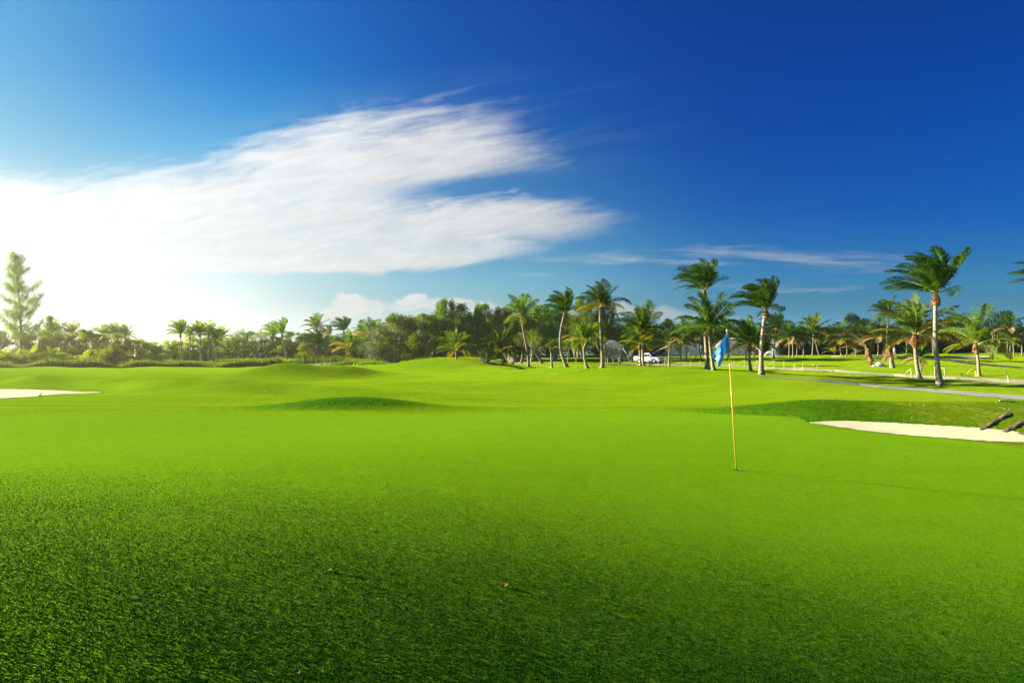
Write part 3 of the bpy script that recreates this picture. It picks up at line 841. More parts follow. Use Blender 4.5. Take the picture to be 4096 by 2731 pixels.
P('tallest middle palm with thick crown blown hard left, behind the flag', (2830, 1476), (2818, 1158), 104, 'w', mid=[(2824, 1380), (2818, 1260)], var=1, thick=1.1)
P('palm with ragged yellow-edged crown leaning behind the tallest middle palm', (2856, 1481), (2837, 1308), 122, 'y', mid=[(2845, 1420), (2839, 1360)], var=2)
P('big palm right of the flag with wide dark crown and one frond reaching left', (3046, 1498), (3063, 1236), 118, 'w', mid=[(3046, 1400), (3053, 1310)], var=2, thick=1.15)
P('low bushy yellow-green palm between the flag and the big dark palm', (3005, 1484), (2998, 1374), 96, 'y', mid=[(2998, 1440)], var=1, thick=1.15)
# -- centre group
P('tall palm with a long frond arching right, left of the worker in green', (2409, 1470), (2404, 1222), 88, 'g', mid=[(2408, 1400), (2402, 1300)], var=0, thick=1.1)
P('yellow-fronded palm standing close left of the tall arching palm', (2350, 1471), (2334, 1360), 72, 'y', mid=[(2338, 1430), (2335, 1390)], var=3, thick=1.1)
P('S-curved slender palm second from the left of the tall centre palms', (2268, 1467), (2258, 1250), 82, 'w', mid=[(2247, 1410), (2238, 1355), (2249, 1300)], var=3)
P('tall palm leftmost of the tall centre palms, in front of the broadleaf thicket', (2114, 1466), (2086, 1266), 76, 'g', mid=[(2108, 1400), (2093, 1320)], var=1, thick=1.1)
P('small young palm with stiff green head between the two tall curved palms', (2208, 1470), (2204, 1392), 42, 's', var=2)
P('thin yellow sapling palm leaning against the foot of the S-curved palm', (2270, 1453), (2276, 1395), 38, 's', var=1)
P('short palm in front of the spiky shrubs', (2013, 1457), (2000, 1404), 82, 'y', mid=[(2004, 1425)], var=0)
P('low palm with long left-hand frond on the crest of the centre-left hill', (1826, 1437), (1823, 1401), 78, 'y', var=1, sheath=False)
P('big bushy palm directly left of the white pickup', (2575, 1462), (2572, 1328), 95, 'g', mid=[(2570, 1400)], var=3)
P('lower yellow palm in front of the pickup bed', (2563, 1462), (2558, 1375), 80, 'y', mid=[(2560, 1420)], var=1)
P('palm with orange husk right of the white pickup', (2678, 1463), (2682, 1372), 78, 'y', mid=[(2676, 1420)], var=0, thick=1.15)
P('curved palm leaning away behind the sprinkler dome', (2447, 1440), (2421, 1330), 48, 'g', mid=[(2431, 1420), (2422, 1380)], depth=125)
P('straight palm between the sprinkler dome and the pickup', (2490, 1439), (2486, 1354), 58, 'y', depth=125, var=3)
P('palm with dark trunk in the spray right of the pickup', (2723, 1440), (2723, 1358), 58, 'g', depth=125)
P('palm with upright crown in the spray left of the tallest middle palm', (2746, 1442), (2752, 1362), 74, 'g', mid=[(2746, 1400)], depth=120, var=3)
P('palm half hidden behind the tallest middle palm trunk', (2808, 1440), (2797, 1340), 60, 'y', mid=[(2798, 1400)], depth=125)
P('palm straight behind the blue flag', (2912, 1440), (2908, 1345), 66, 'g', depth=125)
P('palm at the foot of the water arc right of the flag', (2984, 1436), (2984, 1350), 56, 'y', depth=130)
P('leaning slender palm beside the low bushy palm', (3024, 1437), (3008, 1378), 56, 'g', mid=[(3012, 1410)], depth=130)
P('S-curved palm right of the big dark palm', (3097, 1432), (3105, 1318), 62, 'w', mid=[(3096, 1390), (3104, 1350)], depth=135)
P('twin palm trunk on the left with hanging brown fronds', (3156, 1430), (3157, 1352), 60, 'd', depth=140)
P('twin palm trunk on the right with hanging yellow fronds', (3172, 1430), (3170, 1350), 56, 'y', depth=140)
P('short thin palm behind the twin palms', (3187, 1427), (3189, 1370), 44, 'd', depth=150)
P('straight palm with sparse head right of the twin palms', (3214, 1427), (3214, 1346), 46, 'g', depth=140)
P('full-crowned green palm in the middle of the far right row', (3249, 1425), (3254, 1326), 64, 'g', depth=140, var=1)
P('palm leaning left, rightmost of the far pair behind the stakes', (3278, 1422), (3262, 1360), 50, 'y', mid=[(3268, 1395)], depth=142)
P('leaning palm with drooping dark crown behind the dead bent palm', (3366, 1424), (3354, 1352), 60, 'g', mid=[(3360, 1395)], depth=142)
P('palm with hooked trunk near the small far sand patch', (3381, 1427), (3384, 1360), 52, 'd', mid=[(3388, 1405)], depth=140)
P('low palm with fronds touching the grass under the arching dead frond', (3424, 1426), (3422, 1400), 44, 's', depth=140, sheath=False)
P('small low palm just left of the far sand patch', (3338, 1424), (3338, 1408), 48, 's', depth=140, sheath=False)
P('pale straight palm trunk beside the dead bent palm', (3463, 1428), (3461, 1362), 66, 'd', depth=135)
P('palm with broad dark crown left of the slim round-headed palm', (3508, 1433), (3511, 1350), 72, 'd', mid=[(3513, 1400)], depth=132)
P('far palm standing right of the far white-clad figure', (3626, 1419), (3627, 1355), 44, 'd', depth=150)
P('far palm left of the tallest right-hand palm, against the dark wood', (3733, 1417), (3727, 1335), 48, 'y', depth=150)
P('dark far palm between the tallest palm and the far bunker', (3815, 1417), (3808, 1325), 56, 'd', depth=155)
P('high-topped far palm above the large-leaved clump at far right', (4030, 1424), (4030, 1312), 56, 'd', depth=150)
P('far right palm with yellow lower fronds, left of a pair', (4040, 1424), (4041, 1358), 46, 'y', depth=145)
P('leaning right-hand palm of the far pair near the picture edge', (4056, 1425), (4050, 1352), 44, 'y', depth=145)
P('last far palm at the right edge of the picture', (4088, 1424), (4086, 1345), 48, 'y', depth=145)
# -- left centre
P('tall leaning palm blown to the left, at the end of the reed bed', (1149, 1437), (1128, 1336), 62, 'b', mid=[(1140, 1400), (1132, 1365)], depth=118, var=0, glow=True)
P('thin leaning palm behind the tall windblown one', (1079, 1424), (1094, 1345), 46, 'w', mid=[(1089, 1390)], depth=150, glow=True)
P('slim palm with three-armed crown, tallest at left centre', (1268, 1432), (1267, 1312), 52, 'g', depth=135, var=1)
P('leaning palm with drooping yellowed fronds above the stone edging', (1284, 1448), (1270, 1382), 60, 'w', mid=[(1277, 1415)], depth=118, var=1)
P('short bushy palm right of the slim three-armed palm', (1315, 1423), (1315, 1365), 50, 'y', depth=150)
P('palm with white trunk and windblown top in front of the low mound', (1373, 1431), (1376, 1322), 52, 'w', depth=135, var=2)
P('golden young palm at the water edge by the stones', (1406, 1458), (1400, 1392), 62, 'y', depth=112, var=1)
P('palm leaning right, left of two with thick crowns', (1442, 1431), (1450, 1345), 50, 'y', mid=[(1445, 1390)], depth=135)
P('palm with thick mop crown beside the pale-leaved tree', (1481, 1436), (1479, 1335), 58, 'y', depth=128, var=3)
P('white trunked palm hidden in the pale-leaved tree', (1540, 1438), (1540, 1370), 36, 'g', depth=120)
P('small yellow palm on the lawn beside the far left flag', (965, 1430), (964, 1390), 30, 's', depth=135, glow=True)
P('dwarf yellow palm behind the reeds, right of the far left flag', (1030, 1425), (1030, 1408), 36, 's', depth=135, sheath=False, glow=True)
P('small yellow palm at the foot of the tall windblown palm', (1127, 1434), (1116, 1412), 30, 's', depth=128, glow=True)
P('yellow-topped palm at the left end of the round tree', (869, 1424), (861, 1358), 44, 'y', depth=130, glow=True)
P('palm with drooping dark fronds left of the round tree', (884, 1424), (884, 1352), 46, 'g', depth=138, glow=True)
P('tall glowing palm, right one of the hazy pair', (805, 1420), (800, 1335), 48, 'g', depth=130, var=1, glow=True)
P('green palm just right of the hazy pair', (836, 1424), (835, 1335), 46, 'g', depth=134, glow=True)
P('tall hazy palm left of the pair near the bright horizon', (729, 1420), (722, 1335), 50, 'w', depth=130, glow=True)
P('hazy palm in the middle of the three beside the bright horizon', (764, 1418), (760, 1345), 40, 'y', depth=135, glow=True)
P('low yellow palm frond clump among the reeds', (850, 1432), (850, 1415), 40, 's', depth=118, sheath=False, glow=True)
for k, (sx, ty, r) in enumerate([(290, 1325, 44), (418, 1330, 42), (457, 1328, 46), (502, 1336, 44), (228, 1322, 46), (345, 1352, 38)]):
    P(['bushy palm in the left wood, second right of the casuarina', 'palm left of the bright horizon, first of three close together', 'palm left of the bright horizon, middle of three close together',
       'palm fading into the bright horizon glow, last of three', 'bushy palm crown directly right of the casuarina', 'low palm crown deep in the left wood'][k], (sx, 1440), (sx, ty + 10), r, 'g', depth=128, glow=True)
for k, (sx, by, r, lab) in enumerate([(70, 1458, 50, 'dwarf palm with arching fronds at the foot of the casuarina'), (125, 1448, 46, 'young palm between the casuarina foot and the pale stumpy palm'),
        (206, 1448, 48, 'young palm with pale split stalks in the left scrub'), (305, 1452, 60, 'dark arching dwarf palm in front of the left wood'), (28, 1440, 40, 'dwarf palm at the left edge below the water jet')]):
    P(lab, (sx, by), (sx, by - 16), r, 's' if k != 3 else 'd', depth=102, sheath=False, glow=True)

# -- dead palm bent over to an arch, and the shaggy stump of another
def dead_palm():
    b = ground_hit(3492, 1462); y = b.y; o = empty('dead_palm', b)
    tag(o, 'dead leaning palm with one long dry frond arched to the left over the lawn', 'palm tree')
    q = lambda x, z: at_depth(x, z, y) - b
    trunk_obj(o, [(0, 0, -.05), q(3481, 1440), q(3472, 1402)], .26, .15, 1.5)
    rnd = np.random.default_rng(5)
    L = (q(3472, 1400) - q(3369, 1375)).length * 1.35
    for j, (az, el, l, dr) in enumerate([(math.pi, 1.0, 1.0, 1.5), (math.pi * .97, 0.9, 0.85, 1.6), (math.pi * 1.08, 0.2, .6, 1.8)]):
        mb = MB(); add_frond(mb, az, el, L * l, dr, 0.7, 46, 0.010, 2, rnd, ll=0.30, ragged=0.25)
        fr = mb.build('dry_frond', M_PALM, o); fr.location = q(3473, 1402)
    s = link('leaf_sheath', sheath_mesh(1), o, loc=q(3473, 1405), scale=1.5); s = link('leaf_sheath', sheath_mesh(2), o, loc=q(3482, 1436), scale=1.7)
    b = ground_hit(3569, 1471); y = b.y; o = empty('dead_palm', b)
    tag(o, 'headless dead palm stump with shaggy brown leaves right of the white tarpaulin', 'palm tree')
    q = lambda x, z: at_depth(x, z, y) - b
    trunk_obj(o, [(0, 0, -.05), q(3564, 1430), q(3556, 1392)], .34, .22, 1.25)
    for j in range(9):
        mb = MB(); add_frond(mb, rnd.uniform(0, 6.28), rnd.uniform(-.5, .8), L * rnd.uniform(.25, .45), 2.0, 0.3, 16, 0.03, 2, rnd, ll=0.3, ragged=.3)
        fr = mb.build('dry_frond', M_PALM, o); fr.location = q(3556 + rnd.uniform(-1, 6), rnd.uniform(1388, 1430))
    link('leaf_sheath', sheath_mesh(0), o, loc=q(3558, 1400), scale=1.9)
dead_palm()

# -- thicket left of centre
for sx, ty, wp, tn, kd, lab in [
    (1512, 1318, 140, 'silver', 'bush', 'pale silvery-leaved tree at the left end of the thicket'), (1592, 1258, 175, 'green', 'bush', 'broad rounded green tree at the left of the tall thicket'),
    (1690, 1256, 170, 'olive', 'bush', 'olive-green tree second in the tall thicket'), (1783, 1204, 132, 'green', 'bush', 'highest peaked tree above the low hill palm'),
    (1850, 1224, 120, 'green', 'bush', 'dark green tree just right of the highest peaked one'), (1905, 1262, 120, 'olive', 'bush', 'low olive tree in the dip of the thicket skyline'),
    (1940, 1214, 125, 'green', 'bush', 'pointed bright tree above the spiky shrubs'), (2015, 1232, 130, 'olive', 'bush', 'olive tree left of the first tall palm'),
    (2085, 1262, 130, 'olive', 'tree', 'thin-branched olive tree behind the first tall palm'), (2150, 1222, 140, 'green', 'tree', 'green tree between the first tall palm and the S-curved palm'),
    (2225, 1232, 130, 'green', 'tree', 'green tree behind the S-curved palm crown'), (2335, 1196, 125, 'green', 'tree', 'tall rounded green tree left of the arching palm'),
    (2428, 1214, 125, 'dark', 'tree', 'dark rounded tree behind the tall arching palm trunk'), (2300, 1280, 120, 'olive', 'tree', 'lower olive tree between the two tall curved palms')]:
    broad(lab, sx, ty, wp, 124 if sx < 2260 else 130, tn, kd)
for sx, ty, wp in [(1560, 1300, 200), (1640, 1272, 220), (1730, 1262, 220), (1820, 1255, 220), (1910, 1272, 220), (2000, 1262, 220), (2090, 1275, 220), (2190, 1262, 220), (2290, 1262, 220), (2390, 1262, 190)]:
    broad('broad olive tree in the hidden second row of the thicket', sx, ty, wp, 142 if sx < 2050 else 150, 'olive', 'bush', group='second row of the thicket')
strap_shrub('yellow-green spiky shrub on bare stems left of the short palm', 1942, 1402, 50, 28, 1452, 'bright', 3, 95)
strap_shrub('dark spiky shrub on bare stems right of the short palm', 2046, 1402, 44, 24, 1456, 'dark', 4, 95)
strap_shrub('large-leaved clump with pale hanging stalks at far right', 3967, 1345, 40, 34, 1417, 'green', 5, 140)
# bare trunks under the thicket
for sx, by, tx, ty, r_, mm, lab in [(2086, 1452, 2090, 1400, .30, M_BARK, 'thick dark trunk left of the first tall palm'), (2167, 1453, 2146, 1418, .28, M_BARK, 'leaning dark trunk right of the first tall palm'),
        (2123, 1448, 2125, 1392, .14, M_PBARK, 'pale slender trunk just right of the first tall palm'), (2145, 1441, 2145, 1380, .12, M_PBARK, 'thin white trunk on the lawn beyond the thicket'),
        (2402, 1455, 2396, 1400, .24, M_BARK, 'dark trunk behind the tall arching palm')]:
    b = ground_hit(sx, by); o = empty('broadleaf_tree', b); tag(o, lab, 'tree', 'bare trunks under the thicket')
    t = at_depth(tx, ty, b.y) - b
    trunk_obj(o, [(0, 0, -.05), t * .5 + Vector((.1, 0, 0)), t], r_, r_ * .6, 1.4, m=mm)
    mb = MB(); rnd = np.random.default_rng(sx)
    for k in range(7):
        e = t + Vector((rnd.uniform(-1.8, 1.8), rnd.uniform(-1, 1), rnd.uniform(1.0, 2.6)))
        mb.tube([t - Vector((0, 0, .05)), t.lerp(e, .5) + Vector((rnd.uniform(-.3, .3), 0, .1)), e], [r_ * .45, r_ * .25, r_ * .08], 5)
    mb.build('branch', mm, o)
    me, _ = broad_meshes('sparse', sx % 4, 'olive'); link('crown', me, o, loc=t, scale=(3.4, 3.4, 3.2))

# -- wood behind the left-centre palms
for sx, ty, wp, tn, kd, lab in [
    (925, 1352, 90, 'bright', 'bush', 'bush left of the round tree'), (978, 1318, 122, 'green', 'umbrella', 'round umbrella-shaped tree left of centre'),
    (1052, 1318, 80, 'bright', 'sparse', 'thin see-through tree right of the round tree'), (1100, 1345, 90, 'bright', 'bush', 'tree behind the leaning windblown palm'),
    (1175, 1330, 120, 'green', 'bush', 'leafy tree right of the tall windblown palm'), (1245, 1340, 110, 'green', 'bush', 'tree behind the slim three-armed palm'),
    (1345, 1345, 130, 'green', 'bush', 'tree between the two white-trunked palms'), (1425, 1340, 120, 'green', 'bush', 'tree behind the golden young palm'), (1500, 1330, 120, 'olive', 'bush', 'tree behind the pale silvery-leaved tree')]:
    broad(lab, sx, ty, wp, 160, tn, kd)
broad('rounded leafy bush behind the stone edging', 1222, 1372, 78, 132, 'bright', 'bush', name='bush', cat='bush')
for sx in range(880, 1640, 95):
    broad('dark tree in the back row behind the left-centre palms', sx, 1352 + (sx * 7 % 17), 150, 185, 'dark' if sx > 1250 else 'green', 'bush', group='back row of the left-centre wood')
# -- left wood
for k, (sx, ty, wp, tn) in enumerate([(15, 1335, 130, 'bright'), (95, 1345, 120, 'bright'), (170, 1340, 120, 'bright'), (245, 1345, 120, 'bright'), (325, 1330, 120, 'bright'), (395, 1350, 120, 'painted_glow'), (470, 1352, 130, 'painted_glow'),
        (545, 1370, 120, 'painted_glow'), (620, 1380, 120, 'painted_glow'), (690, 1376, 120, 'painted_glow'), (760, 1366, 120, 'painted_glow'), (830, 1366, 120, 'bright')]):
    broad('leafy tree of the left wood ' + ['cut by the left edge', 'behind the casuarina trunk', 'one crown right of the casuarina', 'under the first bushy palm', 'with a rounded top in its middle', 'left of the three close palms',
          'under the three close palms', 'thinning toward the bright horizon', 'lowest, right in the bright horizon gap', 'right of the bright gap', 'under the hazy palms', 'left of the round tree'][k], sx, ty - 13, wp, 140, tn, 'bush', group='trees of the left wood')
for k, (sx, ty, wp, tn) in enumerate([(455, 1376, 130, 'bright'), (380, 1400, 120, 'painted_glow'), (250, 1412, 120, 'painted_glow'), (150, 1415, 130, 'bright'), (60, 1420, 110, 'bright'), (-20, 1405, 120, 'green')]):
    broad(['dense dark bush hanging over the lawn edge', 'pale bush left of the dense dark bush', 'sunny low bush near the dwarf palms', 'low bush right of the casuarina foot', 'low bush at the casuarina foot', 'dark bush cut by the left edge'][k], sx, ty, wp, 104, tn, 'bush', name='bush', cat='bush', group='low bushes along the left lawn edge')
# -- dark wood behind the right-hand lawns
def right_wood():
    rnd = np.random.default_rng(8)
    for k, sx in enumerate(range(2440, 4200, 62)):
        ty = 1312 + 12 * math.sin(k * 1.7) + rnd.uniform(-8, 8) + (14 if sx > 3600 else 0)
        where = 'behind the white pickup' if sx < 2700 else 'behind the flag and sprinklers' if sx < 3080 else 'behind the twin palms' if sx < 3330 else 'behind the dead bent palm' if sx < 3600 else 'behind the far bunker'
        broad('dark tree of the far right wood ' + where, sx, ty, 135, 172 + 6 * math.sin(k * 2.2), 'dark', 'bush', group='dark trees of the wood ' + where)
    for sx, ty, wp, lab in [(3412, 1258, 82, 'airy tree rising highest over the right wood'), (3462, 1276, 86, 'rounded tree beside the airy highest tree of the right wood')]:
        broad(lab, sx, ty, wp, 165, 'dark', 'tree')
right_wood()
broad('rounded bright bush right behind the flag spray', 2870, 1385, 60, 150, 'green', 'bush', name='bush', cat='bush')
# undergrowth of the woods, uncountable
def undergrowth():
    rnd = np.random.default_rng(12)
    n = 52000
    sx = rnd.uniform(2380, 4300, n); y = rnd.uniform(163, 180, n)
    x = (sx - 2048) / FPX * y
    z = height(x, y) + rnd.random(n) * (3.4 + 1.6 * np.sin(x * .23) + 0.8 * np.sin(x * .9))
    p = np.stack([x, y, z], 1)
    n2 = 16000; sx = rnd.uniform(-200, 1560, n2); y = rnd.uniform(150, 166, n2); x = (sx - 2048) / FPX * y
    p = np.concatenate([p, np.stack([x, y, height(x, y) + rnd.random(n2) * 3.0], 1)]); n += n2
    a = rnd.standard_normal((n, 3)); a /= np.linalg.norm(a, axis=1)[:, None]; b = np.cross(a, rnd.standard_normal((n, 3))); b /= np.linalg.norm(b, axis=1)[:, None]
    s = rnd.uniform(.2, .5, n)[:, None]
    V = np.stack([p - a * s * .6, p + b * s * .4, p + a * s * .6, p - b * s * .4], 1).reshape(-1, 3)
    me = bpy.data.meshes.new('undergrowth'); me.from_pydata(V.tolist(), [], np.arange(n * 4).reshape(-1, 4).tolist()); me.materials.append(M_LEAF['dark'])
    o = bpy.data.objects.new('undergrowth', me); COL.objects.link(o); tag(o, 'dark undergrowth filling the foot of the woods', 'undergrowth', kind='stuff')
undergrowth()

# -- casuarina on the far left
def casuarina(label, sx, by, ty, wpx, depth, seed, lean=0.0):
    b = ground_hit(sx, by, depth); y = b.y; k = y / FPX
    H = at_depth(sx, ty, y).z - b.z; W = wpx * k * 0.5
    o = empty('casuarina_tree', b); tag(o, label, 'tree')
    rnd = np.random.default_rng(seed)
    tp = lambda s: Vector((lean * H * s + 0.25 * math.sin(s * 5), 0.2 * math.sin(s * 4), H * s))
    mb = MB(); mb.tube([tp(s) for s in np.linspace(0, 1, 14)], [0.26 * (1 - s) + .02 for s in np.linspace(0, 1, 14)], 7)
    mb.build('trunk', M_BARK, o, smooth=True)
    br, fo = MB(), []
    nb = 58
    for i in range(nb):
        s = 0.16 + 0.84 * (i / nb) ** 0.95
        a = i * GA; out = W * (1.03 - s) ** 0.75 * (rnd.choice([.35, .6, .9, 1.25]) + rnd.uniform(-.1, .15))
        p0 = tp(s * .97); e = p0 + Vector((math.cos(a) * out, math.sin(a) * out, out * rnd.uniform(0.35, 1.25)))
        mid = p0.lerp(e, .5) - Vector((0, 0, out * .05))
        br.tube([p0, mid, e], [0.06, 0.035, 0.012], 4)
        nt_ = int(8 + out * 12)
        for t in range(nt_):
            f = rnd.uniform(0.3, 1.05); q = p0.lerp(mid, f * 2) if f < .5 else mid.lerp(e, (f - .5) * 2)
            fo.append((q.x + rnd.normal(0, .26), q.y + rnd.normal(0, .26), q.z + rnd.normal(0, .22)))
    br.build('branch', M_BARK, o)
    P_ = np.array(fo); n = len(P_)
    P_ = np.repeat(P_, 7, 0); n = len(P_)
    d = rnd.standard_normal((n, 3)) * .55 + np.array([-0.25, 0, -0.55]); L = rnd.uniform(.35, 1.15, n)[:, None]
    sdv = np.cross(d, rnd.standard_normal((n, 3))); sdv /= np.linalg.norm(sdv, axis=1)[:, None]; sdv *= 0.028
    P_ = P_ + rnd.standard_normal((n, 3)) * .12
    V = np.stack([P_ - sdv, P_ + sdv, P_ + d * L], 1).reshape(-1, 3)
    me = bpy.data.meshes.new('crown'); me.from_pydata(V.tolist(), [], np.arange(n * 3).reshape(-1, 3).tolist()); me.materials.append(M_LEAF['needle'])
    link('crown', me, o)
casuarina('tall feathery casuarina at the far left, highest tree of the left wood', 82, 1456, 996, 200, 104, 4, -0.055)
casuarina('small feathery casuarina leaning over right of the tall one', 190, 1450, 1258, 110, 116, 9, 0.07)

# -- reeds, tall grass
rnd = np.random.default_rng(2)
def band(x0, x1, d0, d1, n):
    sx = rnd.uniform(x0, x1, n); y = rnd.uniform(d0, d1, n)
    return np.stack([(sx - 2048) / FPX * y, y], 1)
blades('reeds', np.concatenate([band(520, 1130, 98, 108, 30000), band(1330, 1410, 110, 116, 1500), band(-300, 560, 98, 101, 9000)]), 0.5, 1.25, 0.09, M_REED, 5, 0.16, 'dense bed of green reeds along the far edge of the left lawn', 'reeds')
blades('tall_grass', np.concatenate([band(1430, 2000, 92, 100, 9000), band(1130, 1440, 128, 136, 900)]), 0.4, 1.3, 0.10, M_REED, 6, 0.3, 'tall rough grass at the foot of the thicket', 'grass')

# shaggy grass hanging over the edges of the bunkers
def fringe(line, n, off, hmin, hmax, seed, label):
    rnd = np.random.default_rng(seed); pts = [ground_hit(x, y_) for x, y_ in line]; q = []
    seg = [(b - a).length for a, b in zip(pts, pts[1:])]; tot_ = sum(seg)
    for k in range(n):
        r_ = rnd.random() * tot_
        for a, b, l in zip(pts, pts[1:], seg):
            if r_ <= l: break
            r_ -= l
        p = a.lerp(b, min(1, r_ / l)); q.append((p.x + rnd.normal(0, .05), p.y + off + abs(rnd.normal(0, .10)) * (1 if off > 0 else -1)))
    blades('tall_grass', q, hmin, hmax, .006, M_REED2, seed, .5, label, 'grass')
M_REED2 = leafmat('rough_blade', (0.025, 0.12, 0.002), (0.09, 0.26, 0.006), 0.4)
fringe([(3236, 1690), (3290, 1686), (3380, 1684), (3560, 1692), (3760, 1703), (3900, 1712), (4010, 1722), (4096, 1734), (4300, 1748)], 9000, .02, .02, .075, 41, 'ragged grass lip at the back of the right bunker')
fringe([(3236, 1692), (3330, 1707), (3480, 1728), (3640, 1744), (3800, 1756), (3960, 1767), (4096, 1772), (4300, 1778)], 5000, -.01, .012, .035, 42, 'short grass edge at the front of the right bunker')
fringe([(0, 1557), (120, 1558), (210, 1561), (300, 1566), (405, 1569)], 5000, .03, .04, .12, 43, 'ragged grass lip of the left bunker')

# longer grass of the bunker bank and of the berm behind the green
def bank_grass():
    rnd = np.random.default_rng(61)
    far = [ground_hit(x, y_) for x, y_ in [(3236, 1690), (3290, 1686), (3380, 1684), (3560, 1692), (3760, 1703), (3900, 1712), (4010, 1722), (4096, 1734), (4400, 1756)]]
    fx = [p.x for p in far]; fy = [p.y for p in far]
    x = rnd.uniform(4.5, 19, 150000); y = rnd.uniform(14, 20.6, 150000)
    lo = np.interp(x, fx, fy); lo = np.where(x < fx[0], 17.6 + (fx[0] - x) * .55, lo)
    k = (y > lo) & (y < 20.2 + .25 * np.sin(x * 1.3)) & (rnd.random(len(x)) < S(4.5, 7.5, x) * (1 - .8 * S(19.6, 20.4, y)))
    blades('tall_grass', np.stack([x[k], y[k]], 1), .035, .10, .013, M_REED2, 62, .55, 'tufty longer grass on the bank above the right bunker', 'grass')
    x = rnd.normal(-5.0, 2.1, 26000); y = 20.35 - .1 * (x + 5) + rnd.normal(0, .42, 26000)
    k = np.abs(y - 20.35 + .1 * (x + 5)) < .95
    blades('tall_grass', np.stack([x[k], y[k]], 1), .025, .07, .011, M_REED2, 63, .5, 'longer grass on the low ridge at the back of the green', 'grass')
bank_grass()
# ------------------------------------------------------------------ flag on the green
def flagstick():
    b = ground_hit(2945, 1878); y = b.y
    o = empty('golf_flagstick', b); tag(o, 'yellow golf flagstick with a drooping blue flag standing in the hole on the green', 'flagstick')
    q = lambda x, z, dy_=0.0: at_depth(x, z, y + dy_) - b
    M_Y = simple('yellow_fibreglass', (0.62, 0.34, 0.05), 0.35, 0.5, var=0.05)
    M_K = simple('khaki_fibreglass', (0.42, 0.30, 0.08), 0.45, 0.4, var=0.1)
    mb = MB(); mb.tube([q(2945, 1884), q(2931, 1660), q(2919, 1462)], [.0100, .0095, .009], 10); mb.build('lower_pole', M_Y, o, smooth=True)
    mb = MB(); mb.tube([q(2919, 1462), q(2913, 1390), q(2907.5, 1324)], [.0075, .0075, .007], 10); mb.build('upper_pole', M_K, o, smooth=True)
    mb = MB(); mb.tube([q(2919.4, 1466), q(2918.6, 1455)], [.011, .0105], 10); mb.build('ferrule', M_WHITE, o, smooth=True)
    mb = MB(); mb.tube([q(2907.8, 1327), q(2907.6, 1322), q(2907.3, 1318.5), q(2907.2, 1317)], [.009, .014, .012, .004], 12); mb.build('knob', M_WHITE, o, smooth=True)
    # cloth: control net in columns from hoist to fly
    m, t, p = mat('blue_nylon')
    tcn = t.node('ShaderNodeTexCoord'); n = t.noise(tcn.outputs['Object'], 9, 4)
    c = t.mix(n, (0.08, 0.38, 0.78), (0.12, 0.46, 0.86)); t.put(p.inputs['Base Color'], c)
    p.inputs['Roughness'].default_value = 0.45; p.inputs['Sheen Weight'].default_value = 0.3
    tr = t.node('ShaderNodeBsdfTranslucent'); t.put(tr.inputs[0], t.mix(1.0, c, (1.2, 1.3, 1.1), 'MULTIPLY'))
    ms = t.node('ShaderNodeMixShader'); ms.inputs[0].default_value = 0.3
    t.put(ms.inputs[1], p.outputs[0]); t.put(ms.inputs[2], tr.outputs[0]); t.put(m.node_tree.nodes['Material Output'].inputs[0], ms.outputs[0])
    rows = [  # hoist -> fly, photo positions and depth (m, toward the camera negative)
        [(2907.5, 1332, 0), (2896, 1351, -.01), (2882, 1376, -.02), (2866, 1401, .0), (2847, 1426, .02)],
        [(2909, 1348, 0), (2899, 1366, .02), (2887, 1388, -.03), (2872, 1412, -.02), (2854, 1432, .03)],
        [(2911, 1364, 0), (2901, 1379, .045), (2892, 1398, -.03), (2878, 1420, -.05), (2864, 1438, .0)],
        [(2913, 1380, 0), (2905, 1389, .05), (2897, 1404, .0), (2885, 1427, -.07), (2867, 1450, -.04)],
        [(2914.5, 1395, 0), (2908, 1400, .05), (2900, 1408, .035), (2890, 1434, -.05), (2872, 1466, -.06)],
        [(2916, 1410, 0), (2909, 1412, .045), (2898, 1415, .05), (2893, 1436, -.01), (2882, 1463, -.03)]]
    C = np.array(rows, float); nu, nv = 26, 30
    def cr(Pn, s):      # Catmull-Rom through rows of points
        k = len(Pn) - 1; f = min(s * k, k - 1e-6); i = int(f); t_ = f - i
        a, b_, c_, d_ = Pn[max(i - 1, 0)], Pn[i], Pn[i + 1], Pn[min(i + 2, k)]
        return 0.5 * ((2 * b_) + (c_ - a) * t_ + (2 * a - 5 * b_ + 4 * c_ - d_) * t_ ** 2 + (3 * b_ - a - 3 * c_ + d_) * t_ ** 3)
    v = []
    for i in range(nu + 1):
        row = cr(C, i / nu)
        for j in range(nv + 1):
            g = cr(row, j / nv); fl = 0.005 * math.sin(i * .55 + j * .35) * (j / nv) + 0.002 * math.sin(i * 1.3 - j * .5) * (j / nv)
            v.append(q(g[0], g[1], g[2] + fl))
    f = [(i * (nv + 1) + j, i * (nv + 1) + j + 1, (i + 1) * (nv + 1) + j + 1, (i + 1) * (nv + 1) + j) for i in range(nu) for j in range(nv)]
    mb = MB(); mb.add(v, f); fl = mb.build('flag', m, o, smooth=True)
    so_ = fl.modifiers.new('thickness', 'SOLIDIFY'); so_.thickness = 0.002
    # pale edge of the sleeve folded round the far side of the pole
    mb = MB(); e = [(2913, 1321), (2917, 1322), (2917.5, 1350), (2919.5, 1395), (2919.5, 1410), (2914.5, 1410), (2911.5, 1360)]
    mb.add([q(x, z, .012) for x, z in e] + [q(x, z, .015) for x, z in e], [tuple(range(7)), tuple(range(13, 6, -1))] + [(i, (i + 1) % 7, (i + 1) % 7 + 7, i + 7) for i in range(7)])
    mb.build('flag_sleeve', simple('pale_mesh', (0.25, 0.42, 0.40), 0.6, var=.05), o)
    # the hole: a flat disc painted black for the shade inside
    h = empty('golf_hole', b); tag(h, 'dark round golf hole with a pale painted-on sunlit edge at the foot of the flagstick', 'golf hole')
    mb = MB(); n = 28
